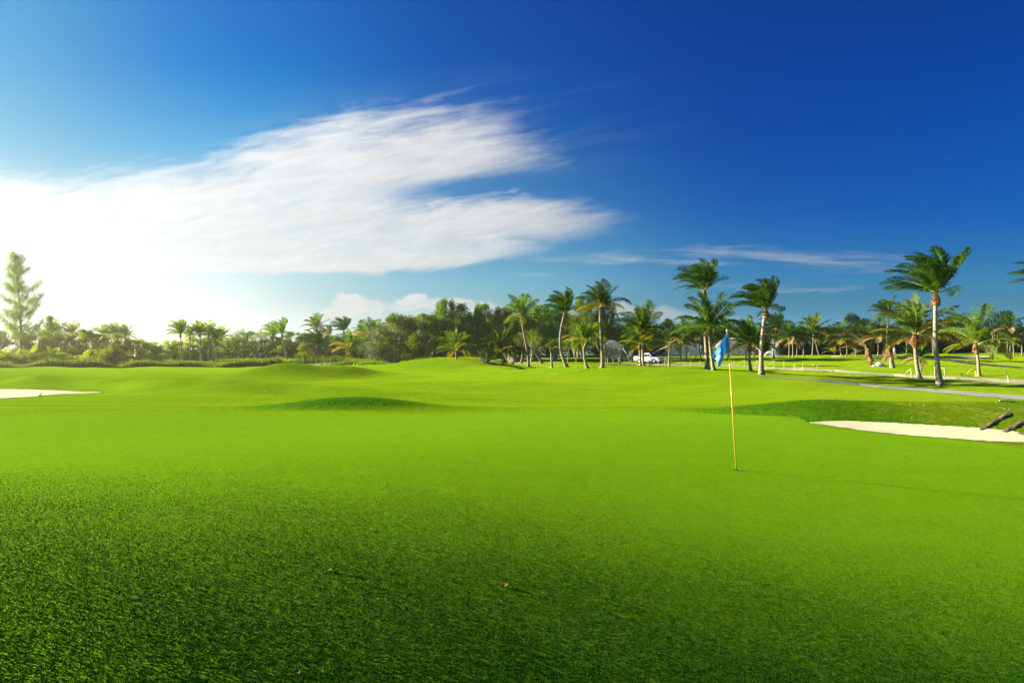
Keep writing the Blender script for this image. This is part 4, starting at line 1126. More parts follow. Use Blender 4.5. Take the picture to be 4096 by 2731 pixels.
    v = [(0, 0, .004)] + [(.056 * math.cos(6.283 * k / n), .056 * math.sin(6.283 * k / n), .004) for k in range(n)]
    mb.add(v, [(0, k + 1, (k + 1) % n + 1) for k in range(n)]); c_ = mb.build('cup', simple('cup_shade_paint', (0.006, 0.008, 0.004), 1, 0.05, var=.05), h)
    mb = MB(); v = []
    for k in range(9):
        a = -1.2 + 2.2 * k / 8
        for r_, zz in ((.052, .006), (.074 + .008 * math.sin(k * 2.), .007)): v.append((r_ * math.cos(a), r_ * math.sin(a), zz))
    mb.add(v, [(2 * k, 2 * k + 1, 2 * k + 3, 2 * k + 2) for k in range(8)]); mb.build('lip', simple('sunlit_rim_paint', (0.42, 0.36, 0.12), .9, .1), h)  # pale arc paints the sunlit side of the cup
flagstick()
def small_flag(label, bx, by, tx, ty, fw, fh, depth):
    b = ground_hit(bx, by, depth); y = b.y; q = lambda x, z: at_depth(x, z, y) - b
    o = empty('golf_flagstick', b); tag(o, label, 'flagstick')
    mb = MB(); mb.tube([(0, 0, -.1), q(tx, ty)], [.03, .02], 6); mb.build('pole', simple('far_pole', (.6, .55, .35), .6), o)
    a, c, d, e = q(tx, ty), q(tx - fw, ty + fh * .6), q(tx - fw * .7, ty + fh * 1.1), q(tx, ty + fh * .55)
    mb = MB(); th = Vector((0, .03, 0)); mb.add([a, c, d, e, a + th, c + th, d + th, e + th], [(0, 1, 2, 3), (7, 6, 5, 4), (0, 4, 5, 1), (1, 5, 6, 2), (2, 6, 7, 3), (3, 7, 4, 0)])
    mb.build('flag', simple('far_blue', (.05, .33, .75), .5, var=.05), o)
small_flag('small distant blue flag on its pole beside the round tree at left', 1004, 1427, 1004, 1399, 8, 8, 140)
small_flag('small distant blue flag against the dark wood right of the big dark palm', 3034, 1427, 3034, 1387, 7, 5, 150)

# ------------------------------------------------------------------ fallen leaves on the green
M_DEAD = simple('dead_leaf', (0.17, 0.095, 0.03), 0.8, 0.2, var=0.4, scale=30)
def leaf_mesh(seed):
    rnd = np.random.default_rng(seed); mb = MB(); nx, ny = 9, 6; v = []
    for i in range(nx):
        s = i / (nx - 1); wdt = math.sin(math.pi * min(.97, s * .93 + .04)) ** .8 * .42
        for j in range(ny):
            t = j / (ny - 1) * 2 - 1
            v.append((s - .5, t * wdt * (0.8 if t > 0 else 1), 0.30 * abs(t) ** 1.5 * wdt * 2 * (1 if seed % 2 else .5) + .16 * math.sin(s * 5 + seed) + .04 * rnd.normal()))
    mb.add(v, [(i * ny + j, (i + 1) * ny + j, (i + 1) * ny + j + 1, i * ny + j + 1) for i in range(nx - 1) for j in range(ny - 1)])
    mb.tube([(-.5, 0, .05), (-.68, .05, .12)], [.02, .012], 4)
    return mb.mesh('leaf', [M_DEAD])
LM = [leaf_mesh(k) for k in range(4)]
for k, (x, y_, s, lab) in enumerate([(538, 1110, .075, 'small dark leaf highest up the left of the green'), (573, 1232, .06, 'brown leaf alone at left of the green'), (851, 1217, .06, 'flat tan leaf left of centre above the pair'),
        (755, 1312, .062, 'curled brown leaf, left one of the close pair'), (806, 1321, .05, 'small tan leaf, right one of the close pair'), (1161, 1347, .078, 'long brown leaf near the centre foreground'),
        (683, 1546, .055, 'curled leaf at the bottom edge of the picture'), (1412, 1241, .06, 'flat pale leaf right of centre'), (1034, 1081, .07, 'tiny dark leaf in the middle distance'), (1856, 1131, .07, 'tiny leaf right of the flagstick foot'),
        (2234, 1292, .06, 'dark leaf toward the right edge'), (2080, 1050, .09, 'pale leaf below the right-hand bunker'), (1105, 996, .07, 'dot-like leaf far up the green at centre'), (1443, 1018, .07, 'dark dot-like leaf left of the flagstick')]):
    b = ground_hit(x * 1.7415, y_ * 1.7415)
    o = link('fallen_leaf', LM[k % 4], loc=b + Vector((0, 0, .011)), rot=(.15 * math.sin(k), .1, k * 1.9 + .4), scale=(s * .75, s * .6, s * .38))
    tag(o, lab + ' on the green', 'leaf', 'fallen leaves on the green')

# ------------------------------------------------------------------ stakes, ropes, sticks, timbers
M_STAKE = simple('weathered_stake', (0.50, 0.44, 0.28), .9, .1, var=.2)
M_ROPE = simple('rope', (0.40, 0.36, 0.22), .9, .1); M_TAPE = simple('yellow_tape', (0.42, 0.34, 0.05), .5)
stakes = [(3645, 1510, 3644, 1474), (3739, 1502, 3738, 1466), (3779, 1517, 3777, 1471), (3902, 1508, 3901, 1470), (3136, 1470, 3136, 1443), (3179, 1478, 3176, 1450), (3211, 1473, 3211, 1451), (3268, 1474, 3269, 1450),
          (2659, 1459, 2659, 1432), (2762, 1459, 2762, 1442), (2739, 1460, 2738, 1446), (2801, 1460, 2800, 1442), (2936, 1464, 2936, 1442), (2978, 1471, 2977, 1439), (3023, 1469, 3026, 1441), (3097, 1474, 3096, 1442), (2926, 1460, 2925, 1442),
          (2498, 1457, 2496, 1441), (2525, 1455, 2525, 1439), (2545, 1456, 2543, 1431), (2452, 1453, 2451, 1435), (2430, 1453, 2430, 1433), (2423, 1453, 2423, 1433), (2304, 1450, 2304, 1430), (2633, 1458, 2633, 1438)]
sp_ = []
for k, (bx, by, tx, ty) in enumerate(stakes):
    b = ground_hit(bx, by); t = at_depth(tx, ty, b.y)
    r_ = max(.03, .012 * (b.y / 40) ** .5 + .022)
    mb = MB(); mb.tube([(0, 0, -.1), (t - b) * .5 + Vector((.02, 0, 0)), t - b], [r_, r_ * .95, r_ * .85], 6)
    where = 'the grey path left of the pickup' if bx < 2620 else 'the pale path behind the flag' if bx < 3060 else 'the pale path in front of the twin palms' if bx < 3300 else 'the pale path by the tallest right-hand palm'
    o = mb.build('wooden_stake', M_STAKE); o.location = b
    tag(o, 'weathered wooden stake with rope beside ' + where, 'stake', 'wooden stakes beside ' + where)
    sp_.append((b, t))
def strand(name, pts, r_, m, label, cat, group=None):
    mb = MB(); o0 = Vector(pts[0]); mb.tube([Vector(p) - o0 for p in pts], r_, 5)
    o = mb.build(name, m); o.location = o0; tag(o, label, cat, group); return o
def sag(a, b, s): return [a.lerp(b, t) - Vector((0, 0, s * 4 * t * (1 - t))) for t in np.linspace(0, 1, 9)]
t_ = [k[1] for k in sp_]
g_ = 'rope strands between the stakes'
strand('rope', sag(t_[0], t_[1], .06), .012, M_TAPE, 'yellow rope stretched behind the tallest right-hand palm', 'rope', g_)
strand('rope', sag(t_[1], t_[2], .05), .018, M_TAPE, 'short yellow rope right of the tallest right-hand palm', 'rope', g_)
strand('rope', [t_[0], t_[0].lerp(ground_hit(3610, 1500), .5), ground_hit(3618, 1500)], .022, M_ROPE, 'pale rope falling to the ground left of the orange-husk palm', 'rope', g_)
strand('rope', sag(t_[14], t_[15] - Vector((0, 0, .9)), .35), .018, M_ROPE, 'slack pale rope right of the big dark palm', 'rope', g_)
strand('rope', [t_[15], t_[15].lerp(ground_hit(3058, 1470), .6), ground_hit(3058, 1470)], .018, M_ROPE, 'pale rope slanting down behind the big dark palm', 'rope', g_)
strand('rope', [t_[14], ground_hit(3008, 1467)], .018, M_ROPE, 'pale rope slanting down left of the big dark palm', 'rope', g_)
strand('rope', sag(t_[10], t_[9] - Vector((0, 0, .4)), .1) , .018, M_ROPE, 'low pale rope right of the pickup', 'rope', g_)
strand('rope', [t_[13], ground_hit(2940, 1466)], .018, M_TAPE, 'yellow rope slanting down behind the flagstick', 'rope', g_)
strand('rope', [t_[11], t_[11].lerp(ground_hit(2825, 1458), .5) - Vector((0, 0, .2)), ground_hit(2830, 1458)], .018, M_ROPE, 'short rope by the tallest middle palm', 'rope', g_)
M_STK = simple('peeled_stick', (.55, .46, .26), .8, .1)
def stick(label, a, b, r_, m=None, extra=None):
    pa = ground_hit(*a); pb = at_depth(b[0], b[1], pa.y) if extra else ground_hit(*b)
    pa.z += r_; pb.z += r_
    return strand('stick', [pa, pa.lerp(pb, .5) + Vector((.01, 0, .02)), pb], [r_, r_ * .9, r_ * .7], m or M_STK, label, 'stick')
stick('pale fallen stick leaning against the short stake left of the pickup', (2503, 1458), (2525, 1440), .05, None, True)
stick('slanting pole leaning left of the palm right of the pickup', (2674, 1458), (2662, 1431), .06, None, True)
stick('pale stick lying on the grass under the water jets', (2700, 1460), (2722, 1449), .05, None, True)
b = ground_hit(4033, 1530)
mb = MB(); q = lambda x, z: at_depth(x, z, b.y) - b
mb.tube([q(4034, 1532), q(4031, 1505), q(4024, 1488), q(4021, 1475)], [.03, .035, .03, .03], 6); mb.tube([q(4028, 1493), q(4020, 1497)], [.025, .02], 5)
o = mb.build('wooden_stake', M_STK); o.location = b; tag(o, 'crooked forked pale stake near the right edge beside the path', 'stake')
pa, pb = ground_hit(3985, 1610), ground_hit(4063, 1609)
o = strand('stick', [pa + Vector((0, 0, .02)), pa.lerp(pb, .5) + Vector((0, 0, .05)), pb + Vector((0, 0, .03))], [.012, .018, .015], M_STK, 'knotty broken stick with yellow tape lying on the right-hand lawn', 'stick')
mb = MB(); mb.tube([pa.lerp(pb, .16) - pa + Vector((0, 0, .03)), pa.lerp(pb, .26) - pa + Vector((0, 0, .045))], [.024, .024], 6); mb.build('tape', M_TAPE, o)
for k, s in ((3, .05), (7, .05)):
    b = t_[k]; mb = MB(); mb.tube([b, b + Vector((-.45, 0, -.25)), b + Vector((-.75, 0, -.55))], [.05, .07, .02], 4)
    o = mb.build('warning_tape', M_TAPE); tag(o, 'yellow tape fluttering from the stake ' + ('left of the crooked stake' if k == 3 else 'on the far lawn in front of the wood'), 'tape')
# railway-sleeper timbers let into the bunker bank
M_TIMB = simple('old_timber', (0.15, 0.115, 0.07), .95, .1, var=.5, scale=9, bump=1.0)
for (a, c, lab) in [((3925, 1722), (4036, 1652), 'old dark timber beam lying up the bunker bank, left one'), ((4014, 1730), (4130, 1668), 'old split timber beam lying up the bunker bank, right one'), ((4075, 1738), (4200, 1722), 'timber beam end at the sand edge, cut by the right edge')]:
    pa, pb = ground_hit(*a), ground_hit(*c); d = pb - pa; n = 14; mb = MB(); rnd = np.random.default_rng(int(a[0]))
    up = Vector((0, 0, 1)); sd_ = d.cross(up).normalized(); v = []
    for i in range(n + 1):
        c_ = pa.lerp(pb, i / n); c_ = Vector((c_.x, c_.y, float(height(c_.x, c_.y)))) - pa
        for (u, z) in ((-.07, -.05), (-.075, .012), (-.03, .030), (.03, .026), (.07, .008), (.075, -.05)):
            v.append(c_ + sd_ * (u + rnd.normal(0, .006)) + up * (z + rnd.normal(0, .008)))
    f = [(i * 6 + j, i * 6 + (j + 1) % 6, (i + 1) * 6 + (j + 1) % 6, (i + 1) * 6 + j) for i in range(n) for j in range(6)] + [tuple(range(6))[::-1], tuple(n * 6 + j for j in range(6))]
    mb.add(v, f); o = mb.build('timber_beam', M_TIMB); o.location = pa; tag(o, lab, 'timber', 'timbers in the bunker bank')
# stones
M_STONE = simple('pale_stone', (0.55, 0.53, 0.45), .9, .1, var=.2, scale=5, bump=.5)
def stone_mesh(seed):
    rnd = np.random.default_rng(seed); mb = MB(); v = []; n, m_ = 9, 6
    for i in range(m_ + 1):
        th = math.pi * i / m_
        for j in range(n):
            ph = 6.283 * j / n; r_ = .5 * (1 + .35 * mnoise.noise(Vector((math.cos(ph) * math.sin(th) * 1.5 + seed * 7, math.sin(ph) * math.sin(th) * 1.5, math.cos(th) * 1.5))))
            v.append((r_ * math.sin(th) * math.cos(ph), r_ * math.sin(th) * math.sin(ph), r_ * .75 * math.cos(th)))
    mb.add(v, [(i * n + j, (i + 1) * n + j, (i + 1) * n + (j + 1) % n, i * n + (j + 1) % n) for i in range(m_) for j in range(n)])
    return mb.mesh('stone', [M_STONE])
SM = [stone_mesh(k) for k in range(5)]
rnd = np.random.default_rng(31)
sx = 1178
while sx < 1474:
    if 1345 < sx < 1415: sx += 8; continue
    for lv in range(2):
        d = ray(sx + rnd.uniform(-3, 3), 1450); y = 112 + rnd.uniform(-.5, .5); s = rnd.uniform(.22, .5)
        b = on_ground(d[0] * y, y, .12 + lv * .28)
        o = link('boulder', SM[rnd.integers(5)], loc=b, rot=(rnd.uniform(0, 3), 0, rnd.uniform(0, 6)), scale=s)
        tag(o, 'small pale boulder in the stone edging ' + ('left of the golden young palm' if sx < 1345 else 'right of the golden young palm'), 'boulder', 'boulders of the stone edging ' + ('left' if sx < 1345 else 'right') + ' of the golden young palm')
    sx += rnd.uniform(5, 8)
for k, (x, y_) in enumerate([(3395, 1499), (3176, 1497), (3646, 1672), (4019, 1636), (4036, 1638), (2590, 1494), (2690, 1472), (3862, 1600), (3640, 1621), (3695, 1622), (1063, 1566), (3508, 1548)]):
    b = ground_hit(x, y_); s = .035 * b.y / 20
    o = link('stone', SM[k % 5], loc=b + Vector((0, 0, s * .2)), rot=(k, 0, k), scale=s); tag(o, 'small white stone lying loose on the grass', 'stone', 'loose white stones on the grass')

# white heap of tarpaulin and sacks
def tarp():
    b = ground_hit(3515, 1466); k = b.y / FPX; o = empty('tarpaulin_heap', b); tag(o, 'crumpled white tarpaulin heap on the grass between the two dead palms', 'tarpaulin')
    M_T = simple('white_tarp', (.78, .77, .72), .6, .3, var=.06, scale=2, bump=.3)
    def lump(nm, cx, w_, h_, seed, z0=0):
        mb = MB(); v = []; nx, ny = 22, 12
        for i in range(nx + 1):
            for j in range(ny + 1):
                u, t = i / nx * 2 - 1, j / ny * 2 - 1; rr = max(0, 1 - u * u - t * t * .9)
                z = h_ * rr ** .45 * (1 + .45 * mnoise.noise(Vector((u * 2.2 + seed, t * 2, 0)))) 
                v.append((cx * k + u * w_ * k * .5, t * w_ * k * .32, z * k + z0 * k))
        mb.add(v, [(i * (ny + 1) + j, (i + 1) * (ny + 1) + j, (i + 1) * (ny + 1) + j + 1, i * (ny + 1) + j + 1) for i in range(nx) for j in range(ny)])
        mb.build(nm, M_T, o)
    lump('sheet', 2, 34, 17, 1); lump('sheet', -18, 26, 6, 3); lump('sack', 18, 16, 9, 5); lump('sack', 25, 10, 6, 6)
tarp()

# ------------------------------------------------------------------ pickup
def pickup():
    # oriented nose to the right and a little toward the camera
    b = ground_hit(2592, 1464, 112)
    y = 108.0; d = ray(2596, 1440); b = on_ground(d[0] * y, y)
    o = empty('pickup_truck', b, R(-48)); tag(o, 'white double-cab pickup truck with a pipe bull bar parked on the path among the palms', 'pickup truck')
    o.scale = (.99,) * 3
    Wt = simple('car_white', (.80, .81, .80), .25, .5, var=.01); Gl = simple('car_glass', (.012, .03, .028), .05, .8, var=.02); Bk = simple('car_black', (.02, .02, .02), .6, .3)
    Ch = simple('chrome', (.55, .57, .58), .25, .5, metal=.9, var=.02); Rb = simple('tyre_rubber', (.018, .018, .018), .9, .1)
    def arch(cx, r_, z0, n=8): return [(cx + r_ * math.cos(a), z0 + r_ * math.sin(a)) for a in np.linspace(0, math.pi, n)]
    # lower body with wheel arches, bonnet and sides
    prof = [(-2.6, .55), (-2.6, 1.08), (-.62, 1.10), (1.15, 1.12), (1.75, 1.08), (2.35, .98), (2.55, .86), (2.6, .5), (2.12, .42)]
    prof += arch(1.68, .42, .42)[::1][0:] + [(1.2, .38), (-1.0, .38)] + arch(-1.5, .42, .42) + [(-2.0, .5)]
    mb = MB(); mb.prism(prof, -.88, .88)
    body = mb.build('body', Wt, o, bevel=.04)
    mb = MB(); mb.box((-1.62, 0, 1.092), (1.75, 1.5, .03)); mb.build('load_bed', Bk, o)
    mb = MB()
    for s in (-1, 1): mb.box((-1.62, s * .83, 1.16), (1.92, .07, .12))
    mb.box((-2.55, 0, 1.16), (.07, 1.62, .12)); mb.build('bed_rail', Wt, o, bevel=.02)
    # cab: tapered greenhouse
    def taper(name, x0, x1, x2, x3, w0, w1, z0, z1, m, parent):
        mb = MB(); v = [(x0, -w0, z0), (x1, -w0, z0), (x1, w0, z0), (x0, w0, z0), (x2, -w1, z1), (x3, -w1, z1), (x3, w1, z1), (x2, w1, z1)]
        mb.add(v, [(0, 3, 2, 1), (4, 5, 6, 7), (0, 1, 5, 4), (1, 2, 6, 5), (2, 3, 7, 6), (3, 0, 4, 7)]); return mb.build(name, m, parent, bevel=.04)
    cab = taper('cab', -.68, 1.18, -.45, .52, .84, .68, 1.08, 1.74, Wt, o)
    taper('roof', -.47, .55, -.38, .42, .69, .62, 1.742, 1.79, Wt, cab)
    def quad(name, pts, m, parent, off):
        mb = MB(); pts = [Vector(p) for p in pts]; n = (pts[1] - pts[0]).cross(pts[2] - pts[0]).normalized() * off
        mb.add([p + n for p in pts] + [p + n * .4 for p in pts], [(0, 1, 2, 3), (7, 6, 5, 4), (0, 4, 5, 1), (1, 5, 6, 2), (2, 6, 7, 3), (3, 7, 4, 0)]); return mb.build(name, m, parent)
    quad('windscreen', [(1.12, -.76, 1.14), (1.12, .76, 1.14), (.58, .64, 1.69), (.58, -.64, 1.69)], Gl, o, .012)
    quad('rear_window', [(-.65, .70, 1.2), (-.65, -.70, 1.2), (-.49, -.62, 1.66), (-.49, .62, 1.66)], Gl, o, .012)
    for s in (-1, 1):
        q1 = [(.16, s * .825, 1.15), (.98, s * .825, 1.15), (.47, s * .705, 1.65), (.16, s * .705, 1.65)]; q2 = [(-.55, s * .825, 1.15), (.08, s * .825, 1.15), (.08, s * .705, 1.65), (-.38, s * .705, 1.65)]
        for qq in (q1, q2): quad('side_window', qq if s < 0 else qq[::-1], Gl, o, .014)
        for x in (-.02, 1.0):
            dr = MB(); dr.box((x - .42, s * .885, .78), (.78, .012, .56)); dd = dr.build('door', Wt, o, bevel=.005)
            hh = MB(); hh.box((x - .70, s * .90, .98), (.14, .03, .035)); hh.build('handle', Ch, dd)
        mb = MB(); mb.box((.95, s * .98, 1.2), (.10, .2, .16)); mb.box((.97, s * .88, 1.16), (.04, .1, .03)); mb.build('mirror', Wt, o, bevel=.02)
        mb = MB(); mb.box((2.50, s * .66, .80), (.16, .34, .20)); mb.build('headlight', simple('lamp_glass', (.7, .75, .8), .1, .8, var=.02) if s < 0 else bpy.data.materials['lamp_glass'], o, bevel=.04)
        mb = MB(); mb.box((-2.61, s * .80, .9), (.04, .12, .3)); mb.build('tail_light', simple('red_lens', (.35, .01, .01), .2) if s < 0 else bpy.data.materials['red_lens'], o)
        for cx in (1.68, -1.5):
            t = MB(); t.tube([(cx, s * .66, .36), (cx, s * .69, .36), (cx, s * .87, .36), (cx, s * .90, .36)], [.33, .36, .36, .33], 22)
            wh = t.build('wheel', Rb, o, smooth=False)
            t = MB(); t.tube([(cx, s * .895, .36), (cx, s * .915, .36)], [.21, .19], 18); t.build('rim', Ch, wh)
    mb = MB(); mb.box((2.58, 0, .80), (.05, .86, .22)); mb.build('grille', Bk, o)
    mb = MB(); mb.box((2.64, 0, .50), (.16, 1.74, .2)); mb.build('bumper', Wt, o, bevel=.04)
    mb = MB()
    for z in (.45, .72, .98): mb.tube([(2.62, -.8, z), (2.84, -.7, z), (2.84, .7, z), (2.62, .8, z)], .035, 6)
    for s in (-.7, -.3, .3, .7): mb.tube([(2.84, s, .4), (2.84, s, 1.0)], .03, 6)
    mb.build('bull_bar', Ch, o, smooth=True)
    mb = MB(); mb.box((-2.66, 0, .5), (.12, 1.6, .14)); mb.build('rear_bumper', Ch, o)
    return o
pickup()

# ------------------------------------------------------------------ people
def skin_obj(name, J, E, mats, parent, sub=2):
    """J: list of (x,y,z,radius); E: edges"""
    me = bpy.data.meshes.new(name); me.from_pydata([j[:3] for j in J], E, [])
    o = bpy.data.objects.new(name, me); COL.objects.link(o)
    if parent: o.parent = parent
    for m in mats: me.materials.append(m)
    sk_ = o.modifiers.new('skin', 'SKIN')
    if not me.skin_vertices: me.skin_vertices.new() if hasattr(me.skin_vertices, 'new') else None
    return o
def body_mesh(mb, chains, n=10):
    for pts, rad in chains: mb.tube(pts, rad, n)
def smooth_union(o, vox=.025):
    rm = o.modifiers.new('remesh', 'REMESH'); rm.mode = 'VOXEL'; rm.voxel_size = vox; rm.use_smooth_shade = True
    sm_ = o.modifiers.new('smooth', 'SMOOTH'); sm_.factor = .5; sm_.iterations = 3
def person(label, loc, rz, pose, cols, scale=1.0):
    o = empty('person', loc, rz); tag(o, label, 'person'); o.scale = (scale,) * 3
    skinm = simple('skin', (.20, .11, .065), .6, .3, var=.05)
    J = pose
    A_, B_ = J['L'], J['Rr']
    mb = MB()
    mb.tube([J['hip'], J['waist'], J['chest'], J['neck']], [.14, .125, .15, .06], 12)
    mb.tube([J['neck'] - (J['neck'] - J['head']) * 0, J['head']], [.055, .06], 10)
    h = J['head']; mb.tube([h + Vector((0, 0, -.11)), h + Vector((0, 0, -.08)), h, h + Vector((0, 0, .08)), h + Vector((0, 0, .12))], [.045, .075, .098, .08, .02], 12)
    f = J['face']; mb.tube([h + f * .09, h + f * .125 + Vector((0, 0, -.03))], [.018, .022], 6)                 # nose
    side = Vector((-f.y, f.x, 0))
    for s in (-1, 1): mb.tube([h + side * s * .085, h + side * s * .11], [.03, .02], 6)                           # ears
    for s, leg, arm in ((-1, J['leg'][0], J['arm'][0]), (1, J['leg'][1], J['arm'][1])):
        mb.tube([leg[0], leg[1], leg[2]], [.095, .062, .042], 10); mb.tube([leg[2], leg[2] + leg[3]], [.045, .035], 8)
        mb.tube([arm[0], arm[1], arm[2]], [.058, .045, .03], 10)
        hd = (arm[2] - arm[1]).normalized(); ax = hd.cross(Vector((0, 1, .1))).normalized()
        mb.tube([arm[2], arm[2] + hd * .09], [.03, .038], 8)
        for k in range(4):
            p0 = arm[2] + hd * .085 + ax * (k - 1.5) * .019; mb.tube([p0, p0 + hd * .04 + f * .01, p0 + hd * (.065 + .01 * (k in (1, 2))) + f * .03], [.010, .009, .007], 5)
        mb.tube([arm[2] + hd * .03 + ax * .035, arm[2] + hd * .07 + ax * .065], [.012, .009], 5)
    bd_ = mb.build('body', skinm, o); smooth_union(bd_, .014)
    # clothes
    mb = MB(); mb.tube([J['waist'] - (J['waist'] - J['hip']) * .5, J['waist'], J['chest'], J['neck'] + (J['chest'] - J['neck']) * .25], [.165, .15, .18, .10], 12)
    for arm in J['arm']: mb.tube([arm[0] + (J['chest'] - arm[0]) * .4, arm[0], arm[0].lerp(arm[1], .95)], [.08, .082, .062], 10)
    sh = mb.build('shirt', cols[0], o); smooth_union(sh, .02)
    mb = MB(); mb.tube([J['waist'], J['hip'], J['hip'] + (J['hip'] - J['waist']) * .35], [.15, .17, .14], 12)
    for leg in J['leg']: mb.tube([leg[0], leg[1], leg[2]], [.125, .098, .085], 10)
    tr = mb.build('trousers', cols[1], o); smooth_union(tr, .02)
    mb = MB(); mb.tube([h + Vector((0, 0, .0)), h + Vector((0, 0, .05)), h + Vector((0, 0, .12)), h + Vector((0, 0, .145))], [.115, .118, .09, .03], 12)
    if len(cols) > 3: mb.tube([h + f * .1 + Vector((0, 0, .05)), h + f * .2 + Vector((0, 0, .03))], [.06, .04], 8)
    mb.build('cap', cols[2], o, smooth=True)
    for leg in J['leg']:
        mb = MB(); mb.tube([leg[2] + Vector((0, 0, .05)), leg[2] + Vector((0, 0, -.02)), leg[2] + leg[3] * 1.1 + Vector((0, 0, -.02))], [.07, .065, .045], 8); mb.build('boot', bpy.data.materials['car_black'], o, smooth=True)
    return o
Vv = Vector
stand = dict(hip=Vv((0, 0, .92)), waist=Vv((0, 0, 1.08)), chest=Vv((0, .01, 1.32)), neck=Vv((0, .02, 1.48)), head=Vv((0, .05, 1.63)), face=Vv((0, 1, 0)),
             leg=[(Vv((-.09, 0, .9)), Vv((-.11, .04, .50)), Vv((-.12, 0, .09)), Vv((0, .16, -.03))), (Vv((.09, 0, .9)), Vv((.11, .03, .50)), Vv((.13, -.03, .09)), Vv((.03, .16, -.03)))],
             arm=[(Vv((-.19, 0, 1.42)), Vv((-.27, .02, 1.14)), Vv((-.20, .20, 1.0))), (Vv((.19, 0, 1.42)), Vv((.25, .04, 1.14)), Vv((.15, .22, 1.02)))], L=0, Rr=0)
crouch = dict(hip=Vv((0, 0, .52)), waist=Vv((0, .12, .64)), chest=Vv((0, .34, .76)), neck=Vv((0, .47, .84)), head=Vv((0, .58, .90)), face=Vv((0, .8, -.6)),
              leg=[(Vv((-.1, 0, .5)), Vv((-.16, .36, .42)), Vv((-.13, .06, .09)), Vv((0, .16, -.03))), (Vv((.1, 0, .5)), Vv((.18, .34, .40)), Vv((.14, .02, .09)), Vv((.02, .16, -.03)))],
              arm=[(Vv((-.2, .38, .78)), Vv((-.25, .48, .5)), Vv((-.12, .66, .3))), (Vv((.2, .38, .78)), Vv((.25, .5, .5)), Vv((.1, .68, .28)))], L=0, Rr=0)
tealm = simple('teal_cloth', (.005, .17, .12), .8, .2); orng = simple('brown_shirt', (.19, .09, .035), .8, .2); redm = simple('red_cloth', (.40, .05, .03), .8, .2); greym = simple('pale_cloth', (.5, .55, .52), .8, .2); wht = simple('white_cloth', (.78, .8, .8), .8, .2)
b = ground_hit(2479, 1466, 100)
b = on_ground(ray(2479, 1450)[0] * 94, 94)
pp = person('worker in green headscarf and teal trousers standing left of the pickup', b, R(-25), stand, (orng, tealm, tealm))
mb = MB(); mb.tube([(-.17, 0, 1.02), (0, .17, 1.02), (.17, 0, 1.02), (0, -.17, 1.02), (-.17, 0, 1.02)], .02, 6); mb.build('belt', M_TAPE, pp)
b = on_ground(ray(2608, 1450)[0] * 92, 92)
person('worker in a pale cap and red top crouching in front of the pickup', b, R(70), crouch, (redm, greym, greym))
b = on_ground(ray(3577, 1416)[0] * 150, 150)
person('distant figure in white clothes on the far green before the dark wood', b, R(160), stand, (wht, wht, wht))

# ------------------------------------------------------------------ sprinklers
def droplet_material():
    m, t, p = mat('water_spray')
    p.inputs['Base Color'].default_value = (.85, .92, .95, 1); p.inputs['Roughness'].default_value = .3
    tr = t.node('ShaderNodeBsdfTranslucent'); tr.inputs[0].default_value = (.9, .95, 1, 1)
    ms = t.node('ShaderNodeMixShader'); ms.inputs[0].default_value = .5; t.put(ms.inputs[1], p.outputs[0]); t.put(ms.inputs[2], tr.outputs[0])
    t.put(m.node_tree.nodes['Material Output'].inputs[0], ms.outputs[0]); return m
M_W = droplet_material()
def droplets(P_, size, rnd):
    n = len(P_); a = rnd.standard_normal((n, 3)); a /= np.linalg.norm(a, axis=1)[:, None]
    b = np.cross(a, rnd.standard_normal((n, 3))); b /= np.linalg.norm(b, axis=1)[:, None]; s = size * rnd.uniform(.5, 1.3, n)[:, None]
    V = np.stack([P_ + a * s, P_ + b * s, P_ - (a + b) * s * .7], 1).reshape(-1, 3)
    return V.tolist(), np.arange(n * 3).reshape(-1, 3).tolist()
def jet(label, pts, depth, seed, fall=1.0, n_j=1500, n_f=3800, spread=.12, wide=1.2):
    """water arc through photo positions, with drops falling from it to the ground"""
    n_j *= 2; rnd = np.random.default_rng(seed)
    p0 = ground_hit(pts[0][0], pts[0][1], depth); y = p0.y if abs(p0.y - depth) < 30 else depth
    W_ = np.array([at_depth(x, z, y) for x, z in pts]); W_[0, 2] = max(W_[0, 2], float(height(W_[0, 0], W_[0, 1])) + .05)
    o = empty('lawn_sprinkler', W_[0]); tag(o, label, 'sprinkler', 'lawn sprinklers spraying behind the palms')
    xs = np.linspace(0, 1, len(pts)); s = rnd.random(n_j) ** .9
    q = np.stack([np.interp(s, xs, W_[:, k]) for k in range(3)], 1)
    # smooth arc
    if len(pts) > 2: q = np.stack([np.polyval(np.polyfit(xs, W_[:, k], min(3, len(pts) - 1)), s) for k in range(3)], 1)
    q += rnd.standard_normal(q.shape) * (.03 + spread * s[:, None])
    V, F = droplets(q - W_[0], .055, rnd)
    me = bpy.data.meshes.new('water_jet'); me.from_pydata(V, [], F); me.materials.append(M_W); link('water_jet', me, o)
    if fall:
        n_f *= 2
        s = .25 + .75 * rnd.random(n_f); q = np.stack([np.polyval(np.polyfit(xs, W_[:, k], min(3, len(pts) - 1)), s) for k in range(3)], 1)
        g = height(q[:, 0], q[:, 1]); u = rnd.random(n_f) ** 1.25
        q[:, 2] = q[:, 2] * (1 - u) + g * u; q[:, 0] += rnd.standard_normal(n_f) * .15 * wide + (rnd.random(n_f) - .3) * u * wide; q[:, 1] += rnd.standard_normal(n_f) * wide
        V, F = droplets(q - W_[0], .021, rnd)
        me = bpy.data.meshes.new('spray'); me.from_pydata(V, [], F); me.materials.append(M_W); link('spray', me, o)
    mb = MB(); mb.tube([(0, 0, -.1), (0, 0, .12)], [.06, .05], 8); mb.build('nozzle', bpy.data.materials['car_black'], o)
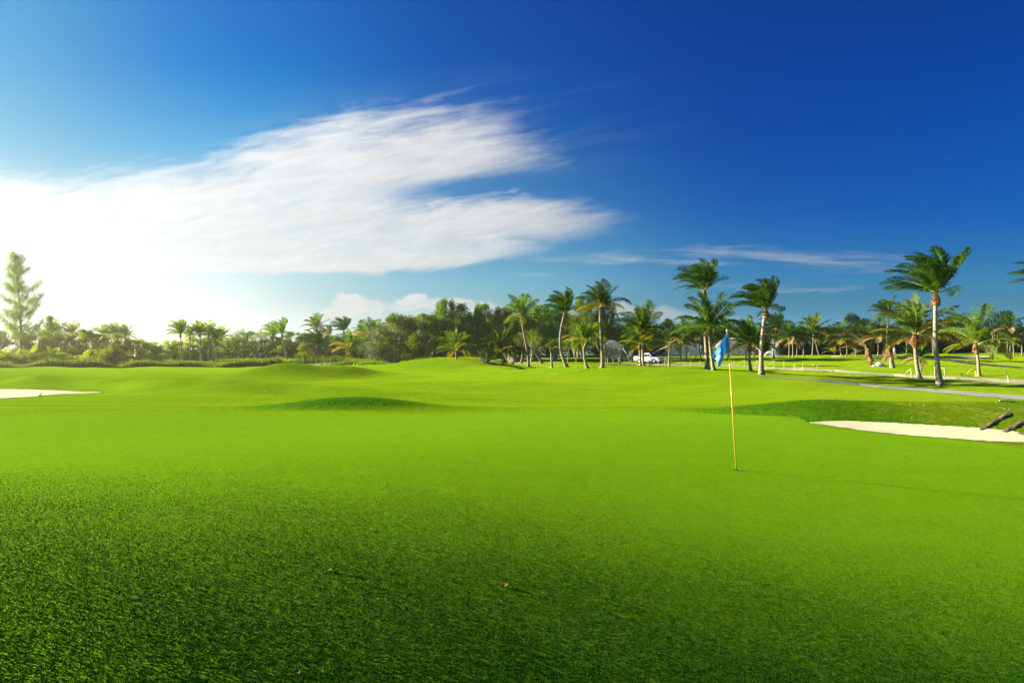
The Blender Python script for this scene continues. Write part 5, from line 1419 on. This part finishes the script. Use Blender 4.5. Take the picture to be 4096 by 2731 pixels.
jet('sprinkler throwing a rounded water dome left of the pickup', [(2515, 1436), (2494, 1400), (2472, 1371), (2452, 1363), (2425, 1376), (2404, 1398)], 135, 1, n_f=9000)
jet('small fan sprinkler at the foot of the water dome', [(2516, 1436), (2519, 1424), (2522, 1413)], 135, 2, 0, 500, spread=.3)
jet('sprinkler with the long high arc rising behind the pickup cab', [(2603, 1420), (2655, 1390), (2700, 1375), (2740, 1369), (2775, 1374), (2805, 1386)], 140, 3, n_f=8000)
jet('sprinkler with the lower arc rising behind the pickup bonnet', [(2631, 1432), (2668, 1408), (2700, 1393), (2730, 1387), (2760, 1391)], 135, 4, n_f=6000)
jet('sprinkler with the steep jet left of the tallest middle palm', [(2782, 1434), (2786, 1405), (2790, 1375), (2794, 1352)], 135, 5, 1, 900, 2500, spread=.35)
jet('sprinkler arching left in a wide dome right of the flag', [(3050, 1418), (3025, 1395), (2995, 1370), (2960, 1356), (2920, 1354), (2885, 1366), (2865, 1385)], 138, 6, n_f=12000, wide=2)
jet('small sprinkler with a short double arc right of the big dark palm', [(3055, 1428), (3064, 1415), (3076, 1405), (3088, 1412), (3096, 1424)], 140, 7, 1, 500, 700)
jet('sprinkler with a tall white fan beside the S-curved palm', [(3093, 1426), (3094, 1405), (3096, 1385), (3098, 1370)], 140, 8, 1, 600, 1500, spread=.5)
jet('sprinkler seen between the left tall centre palms', [(2308, 1424), (2302, 1400), (2296, 1382), (2288, 1378), (2278, 1392)], 140, 9, 1, 900, 2200)
jet('sprinkler jet entering at the far left edge', [(-60, 1436), (-20, 1422), (20, 1404), (58, 1386)], 112, 10, 1, 2600, 1500, spread=.2)

# ------------------------------------------------------------------ evening haze
hb = MB(); hb.box((0, 290, 9.0), (1330, 740, 26.0))
hm = bpy.data.materials.new('haze_air'); hm.use_nodes = True; nt = hm.node_tree
nt.nodes.remove(nt.nodes['Principled BSDF']); pv = nt.nodes.new('ShaderNodeVolumePrincipled')
pv.inputs['Color'].default_value = (1.0, 1.0, .70, 1); pv.inputs['Density'].default_value = HAZE; pv.inputs['Anisotropy'].default_value = .84
nt.links.new(pv.outputs[0], nt.nodes['Material Output'].inputs['Volume'])
ho = hb.build('haze', hm); tag(ho, kind='stuff', label='warm evening haze over the course', cat='haze')
